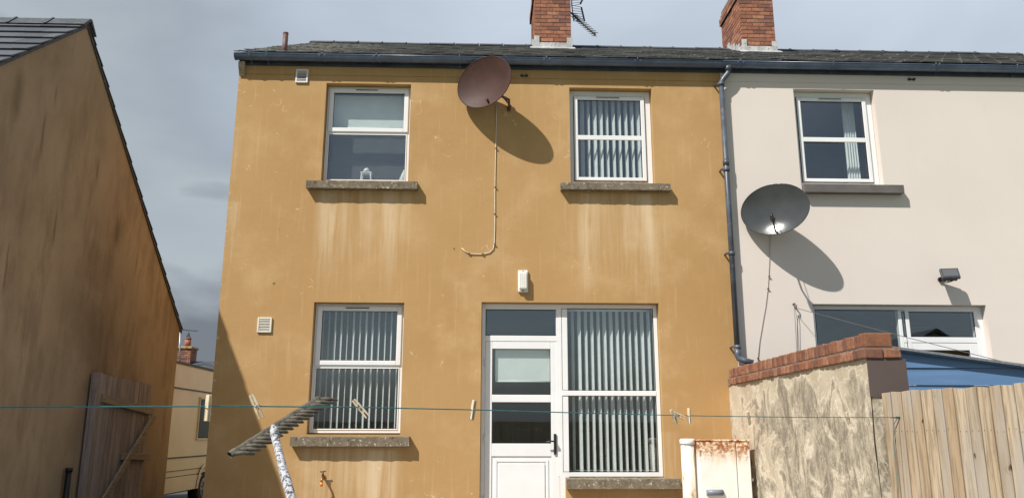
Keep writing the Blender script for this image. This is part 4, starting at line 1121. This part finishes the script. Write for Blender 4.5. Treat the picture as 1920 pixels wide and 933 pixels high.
# wooden gate folded back on the gable wall
t = thing('wooden_gate', 'old wooden gate with diagonal brace folded back against the brown gable wall', 'gate', (-4.92, .6, 0))
GXF = -4.93
m = MB(); rd = random.Random(6); y = .80; k = 0
bot = .12
while y < 2.30:
    w_ = .135+rd.uniform(-.008, .012); e_ = min(y+w_, 2.34)
    top = 2.085-.025*(y-.8)+rd.uniform(-.012, .012)
    vs = m.box(GXF-.012+rd.uniform(-.003, .003), GXF+.010+rd.uniform(-.002, .002), y, e_-.012, bot+rd.uniform(-.02, .02), top)
    y = e_; k += 1
m.build('boards', M_gate, t, bevel=.002)
m = MB(); m.box(GXF-.04, GXF+.05, .585, .715, 0, 2.10); m.box(GXF-.035, GXF+.02, .722, .79, .0, 2.085); m.build('hinge_stile', M_gate, t, bevel=.004)
def beam(y0_, z0_, y1_, z1_, w_, x0_, x1_):
    m = MB(); d = Vector((0, y1_-y0_, z1_-z0_)); nn = Vector((0, -d.z, d.y)).normalized()*w_/2
    P_ = [Vector((0, y0_, z0_))-nn, Vector((0, y1_, z1_))-nn, Vector((0, y1_, z1_))+nn, Vector((0, y0_, z0_))+nn]
    m.prism([(p.y, p.z) for p in P_], 'x', x0_, x1_); return m
beam(.76, 1.79, 2.42, 1.66, .10, GXF+.012, GXF+.055).build('rail', M_gater, t, bevel=.003)
beam(1.55, 1.05, 2.46, 1.02, .09, GXF+.012, GXF+.055).build('rail', M_gater, t, bevel=.003)
beam(.80, .35, 2.36, .33, .10, GXF+.012, GXF+.055).build('rail', M_gater, t, bevel=.003)
beam(.92, .42, 2.38, 1.60, .09, GXF+.057, GXF+.090).build('brace', M_gater, t, bevel=.003)
m = MB(); m.tube([(-4.93, .24, 0), (-4.93, .24, .95)], .035, 12); m.tube([(-4.93, .24, .91), (-4.93, .24, .955)], .040, 12)
tag(m.build('black_waste_pipe', M_black), 'short black waste pipe standing at the foot of the gable wall left of the gate', 'pipe')

# ------------------------------------------------------------------ caravan
CX = -5.5
t = thing('caravan', 'cream touring caravan seen in the gap between the two houses', 'caravan', (CX, 6, 0))
m = MB()
prof = [(3.75, .42), (8.6, .42), (8.9, .9), (8.8, 1.8), (8.45, 2.45), (8.1, 2.6), (4.3, 2.6), (3.9, 2.4), (3.6, 1.6), (3.55, .9)]
m.prism(prof, 'x', CX-2.15, CX); bd = m.build('body', M_caravan, t, bevel=.05, seg=3)
m = MB(); m.box(CX-.002, CX+.014, 3.9, 8.6, 2.13, 2.155); m.box(CX-.002, CX+.010, 3.75, 8.7, .92, .945); m.box(CX-.002, CX+.008, 3.75, 8.7, .60, .612); m.box(CX-.002, CX+.008, 3.75, 8.7, .70, .712); m.build('trim_strip', M_dmetal, t)
m = MB(); m.box(CX-.03, CX+.02, 4.2, 8.2, 2.575, 2.61); m.build('awning_rail', M_dmetal, t)
m = MB(); m.box(CX+.001, CX+.016, 3.8, 8.6, .34, .58); m.build('skirt', M_caravan, t)
wn_ = MB(); wn_.box(CX+.001, CX+.03, 6.06, 7.4, 1.27, 2.0); w_ = wn_.build('window', M_dglass, t, bevel=.03, seg=3)
f_ = MB(); frame_rect(f_, 6.03, 7.43, 1.24, 2.03, .03, 0, 0) if False else None
m = MB()
m.box(CX+.001, CX+.024, 6.02, 6.058, 1.23, 2.04); m.box(CX+.001, CX+.024, 6.058, 7.45, 1.23, 1.268); m.box(CX+.001, CX+.024, 6.058, 7.45, 2.002, 2.04); m.build('window_frame', M_cwhite, w_)
wy = 6.62
m = MB(); m.tube([(CX+.02-.2, wy, .32), (CX+.02, wy, .32)], .31, 28); wh = m.build('wheel', M_tyre, t, bevel=.02)
m = MB(); m.tube([(CX+.021, wy, .32), (CX+.03, wy, .32)], [.20, .18], 24); m.build('rim', M_metal, wh)
m = MB()
for k in range(10):
    a_ = 2*math.pi*k/10; m.box(-.015, .015, -.003, .003, .07, .17, M=Matrix.Translation((CX+.034, wy, .32)) @ Matrix.Rotation(a_, 4, 'X') @ Matrix.Rotation(R(90), 4, 'Z'))
m.build('spoke', M_black, wh)
m = MB()
def arch(u, v):
    a_ = math.pi*(1-u); r_ = .36+.075*v; return (CX+.03+.015*math.sin(v*math.pi), wy+r_*math.cos(a_), .34+r_*math.sin(a_))
m.grid(arch, 24, 3)
m.grid(lambda u, v: (CX+.03-.05*v, wy+.36*math.cos(math.pi*(1-u)), .34+.36*math.sin(math.pi*(1-u))), 24, 1); m.build('wheel_arch', M_cwhite, t, smooth=True)
m = MB(); m.box(CX-2.0, CX-.1, 3.9, 8.5, .30, .41); m.build('chassis', M_black, t)

# ------------------------------------------------------------------ far bungalow with chimney, aerials
def far_house():
    bx = atd(350, 655, 33); Yc = bx.y
    t = thing('distant_house', 'distant house beyond the caravan showing only its brick chimney', 'house', (bx.x, Yc, 0))
    m = MB(); m.box(bx.x-7, bx.x+5, Yc-3.5, Yc+3.5, 0, 2.4); m.prism([(Yc-3.49, 2.4), (Yc+3.49, 2.4), (Yc, 4.05)], 'x', bx.x-6.99, bx.x+4.99); m.build('wall', MC, t)
    m = MB(); m.prism([(Yc-3.8, 2.3), (Yc, 4.1), (Yc+3.8, 2.3), (Yc+3.8, 2.4), (Yc, 4.22), (Yc-3.8, 2.4)], 'x', bx.x-7.2, bx.x+5.2); rf = m.build('roof', M_slate2, t)
    zt = atd(350, 655, 33).z; x0, x1 = atd(336, 655, 33).x, atd(364, 655, 33).x
    m = MB(); mo = MB(); z = brick_box(m, x0, x1, Yc-.35, Yc+.35, 3.8, zt-.02, seed=41, mort=mo); ch = m.build('chimney', M_brick, rf); mo.build('mortar', M_mort, ch)
    m = MB(); m.box(x0-.05, x1+.05, Yc-.4, Yc+.4, z, z+.09); m.build('chimney_cap', plain('buff_concrete', (.42, .27, .12), .9), ch, bevel=.01)
    m = MB(); cx_ = (x0+x1)/2+.02; m.tube([(cx_, Yc, z+.09), (cx_, Yc, z+.42)], [.13, .115], 14); m.tube([(cx_, Yc, z+.42), (cx_, Yc, z+.46)], .135, 14); m.build('chimney_pot', M_clay, ch)
    m = MB()
    for k in range(4): m.tube([(cx_+.09*math.cos(k*1.57), Yc+.09*math.sin(k*1.57), z+.45), (cx_, Yc, z+.72)], .012, 5)
    m.build('pot_cowl', M_dmetal, ch)
    m = MB(); m.box(x0-.05, x1+.05, Yc-.42, Yc-.36, 3.78, 3.98); m.build('flashing', M_lead, ch)
    # slim mast with a small aerial
    bt, tp = atd(337, 690, 32), atd(338, 617, 32)
    a = thing('television_aerial', 'slim pole aerial beside the distant brick chimney', 'aerial', (bt.x, bt.y, 3.6))
    m = MB(); m.tube([(bt.x, bt.y, 3.6), tp], .03, 6); m.build('mast', M_metal, a)
    m = MB(); e0, e1_ = atd(337, 617, 32), atd(368, 620, 31.2); m.tube([e0, e1_], .015, 5)
    for k in range(7):
        c_ = e0.lerp(e1_, k/6.0); m.tube([c_-Vector((.03, .15, .03)), c_+Vector((.03, .15, .03))], .01, 4)
    m.build('boom', M_dmetal, a)
    m = MB(); q0, q1 = atd(338, 658, 32), atd(352, 650, 32.4); m.tube([q0, q1], .012, 4); m.tube([atd(338, 672, 32), atd(350, 672, 32.3)], .012, 4); m.build('stay', M_dmetal, a)
far_house()

# aerial at the first chimney
def aerial():
    base = Vector((1.60, 4.2, 9.6)); cy = 3.95
    a = thing('television_aerial', 'television aerial with grid reflector on the right side of the first chimney', 'aerial', (1.50, cy, 8.6))
    m = MB(); m.tube([(1.53, cy, 8.55), (1.53, cy, 10.2)], .02, 8); m.build('mast', M_metal, a)
    m = MB(); m.box(1.476, 1.53, cy-.03, cy+.03, 8.85, 8.9); m.box(1.476, 1.53, cy-.03, cy+.03, 9.15, 9.2); m.build('wall_bracket', M_dmetal, a)
    s0, s1 = aty(1070, 24, 3.9), aty(1116, 65, 3.0)
    m = MB(); m.tube([s0, s1], .017, 8); m.build('boom', M_dmetal, a)
    ax_ = (s1-s0).normalized(); side = ax_.cross(Vector((0, 0, 1))).normalized(); up_ = side.cross(ax_)
    m = MB(); N_ = 11
    for k in range(N_):
        c_ = s0.lerp(s1, .12+.86*k/(N_-1))
        for sg in (-1, 1):
            m.tube([c_-side*.055+up_*.03*sg, c_+side*.055-up_*.03*sg*0+up_*.03*sg], .007, 5)
        m.tube([c_-up_*.04, c_+up_*.04], .010, 5)
    m.build('directors', M_metal, a)
    # grid reflector: two tilted racks of thin rods
    m = MB()
    for (q0, q1, p0, p1, nn_) in (((1072, 10), (1076, 40), (1090, 14), (1096, 40), 7), ((1072, -14), (1072, 12), (1098, -12), (1088, 8), 6)):
        A0, A1, B0, B1 = aty(*q0, 3.9), aty(*q1, 3.9), aty(*p0, 3.55), aty(*p1, 3.55)
        for k in range(nn_):
            u = k/(nn_-1); m.tube([A0.lerp(A1, u), B0.lerp(B1, u)], .0045, 4)
        m.tube([B0, B1], .016, 6); m.tube([A0, A1], .010, 6)
    m.build('reflector_grid', M_dmetal, a)
aerial()

# ------------------------------------------------------------------ behind the camera: what the glass reflects
def rear_house(x, y, w_, label):
    t = thing('rear_house', label, 'house', (x, y, 0))
    m = MB(); m.prism([(x-w_/2, 0), (x+w_/2, 0), (x+w_/2, 3.4), (x, 5.65), (x-w_/2, 3.4)], 'y', y-7, y); m.build('wall', MO, t)
    m = MB(); m.prism([(x-w_/2-.3, 3.2), (x, 5.66), (x+w_/2+.3, 3.2), (x+w_/2+.3, 3.35), (x, 5.83), (x-w_/2-.3, 3.35)], 'y', y-7.2, y+.2); m.build('roof', M_slate2, t)
rear_house(19.5, -24, 7.5, 'gabled house behind the camera on the right, reflected in the panes')
m = MB(); x = -5
t = thing('rear_fence', 'board fence closing the yard behind the camera', 'fence', (0, -14, 0))
while x < 9: m.box(x, x+.145, -14, -13.98, 0, 1.7+random.uniform(-.01, .01)); x += .15
m.build('boards', M_fence, t)

S.render.engine = 'CYCLES'
S.cycles.max_bounces = 8; S.cycles.transparent_max_bounces = 12
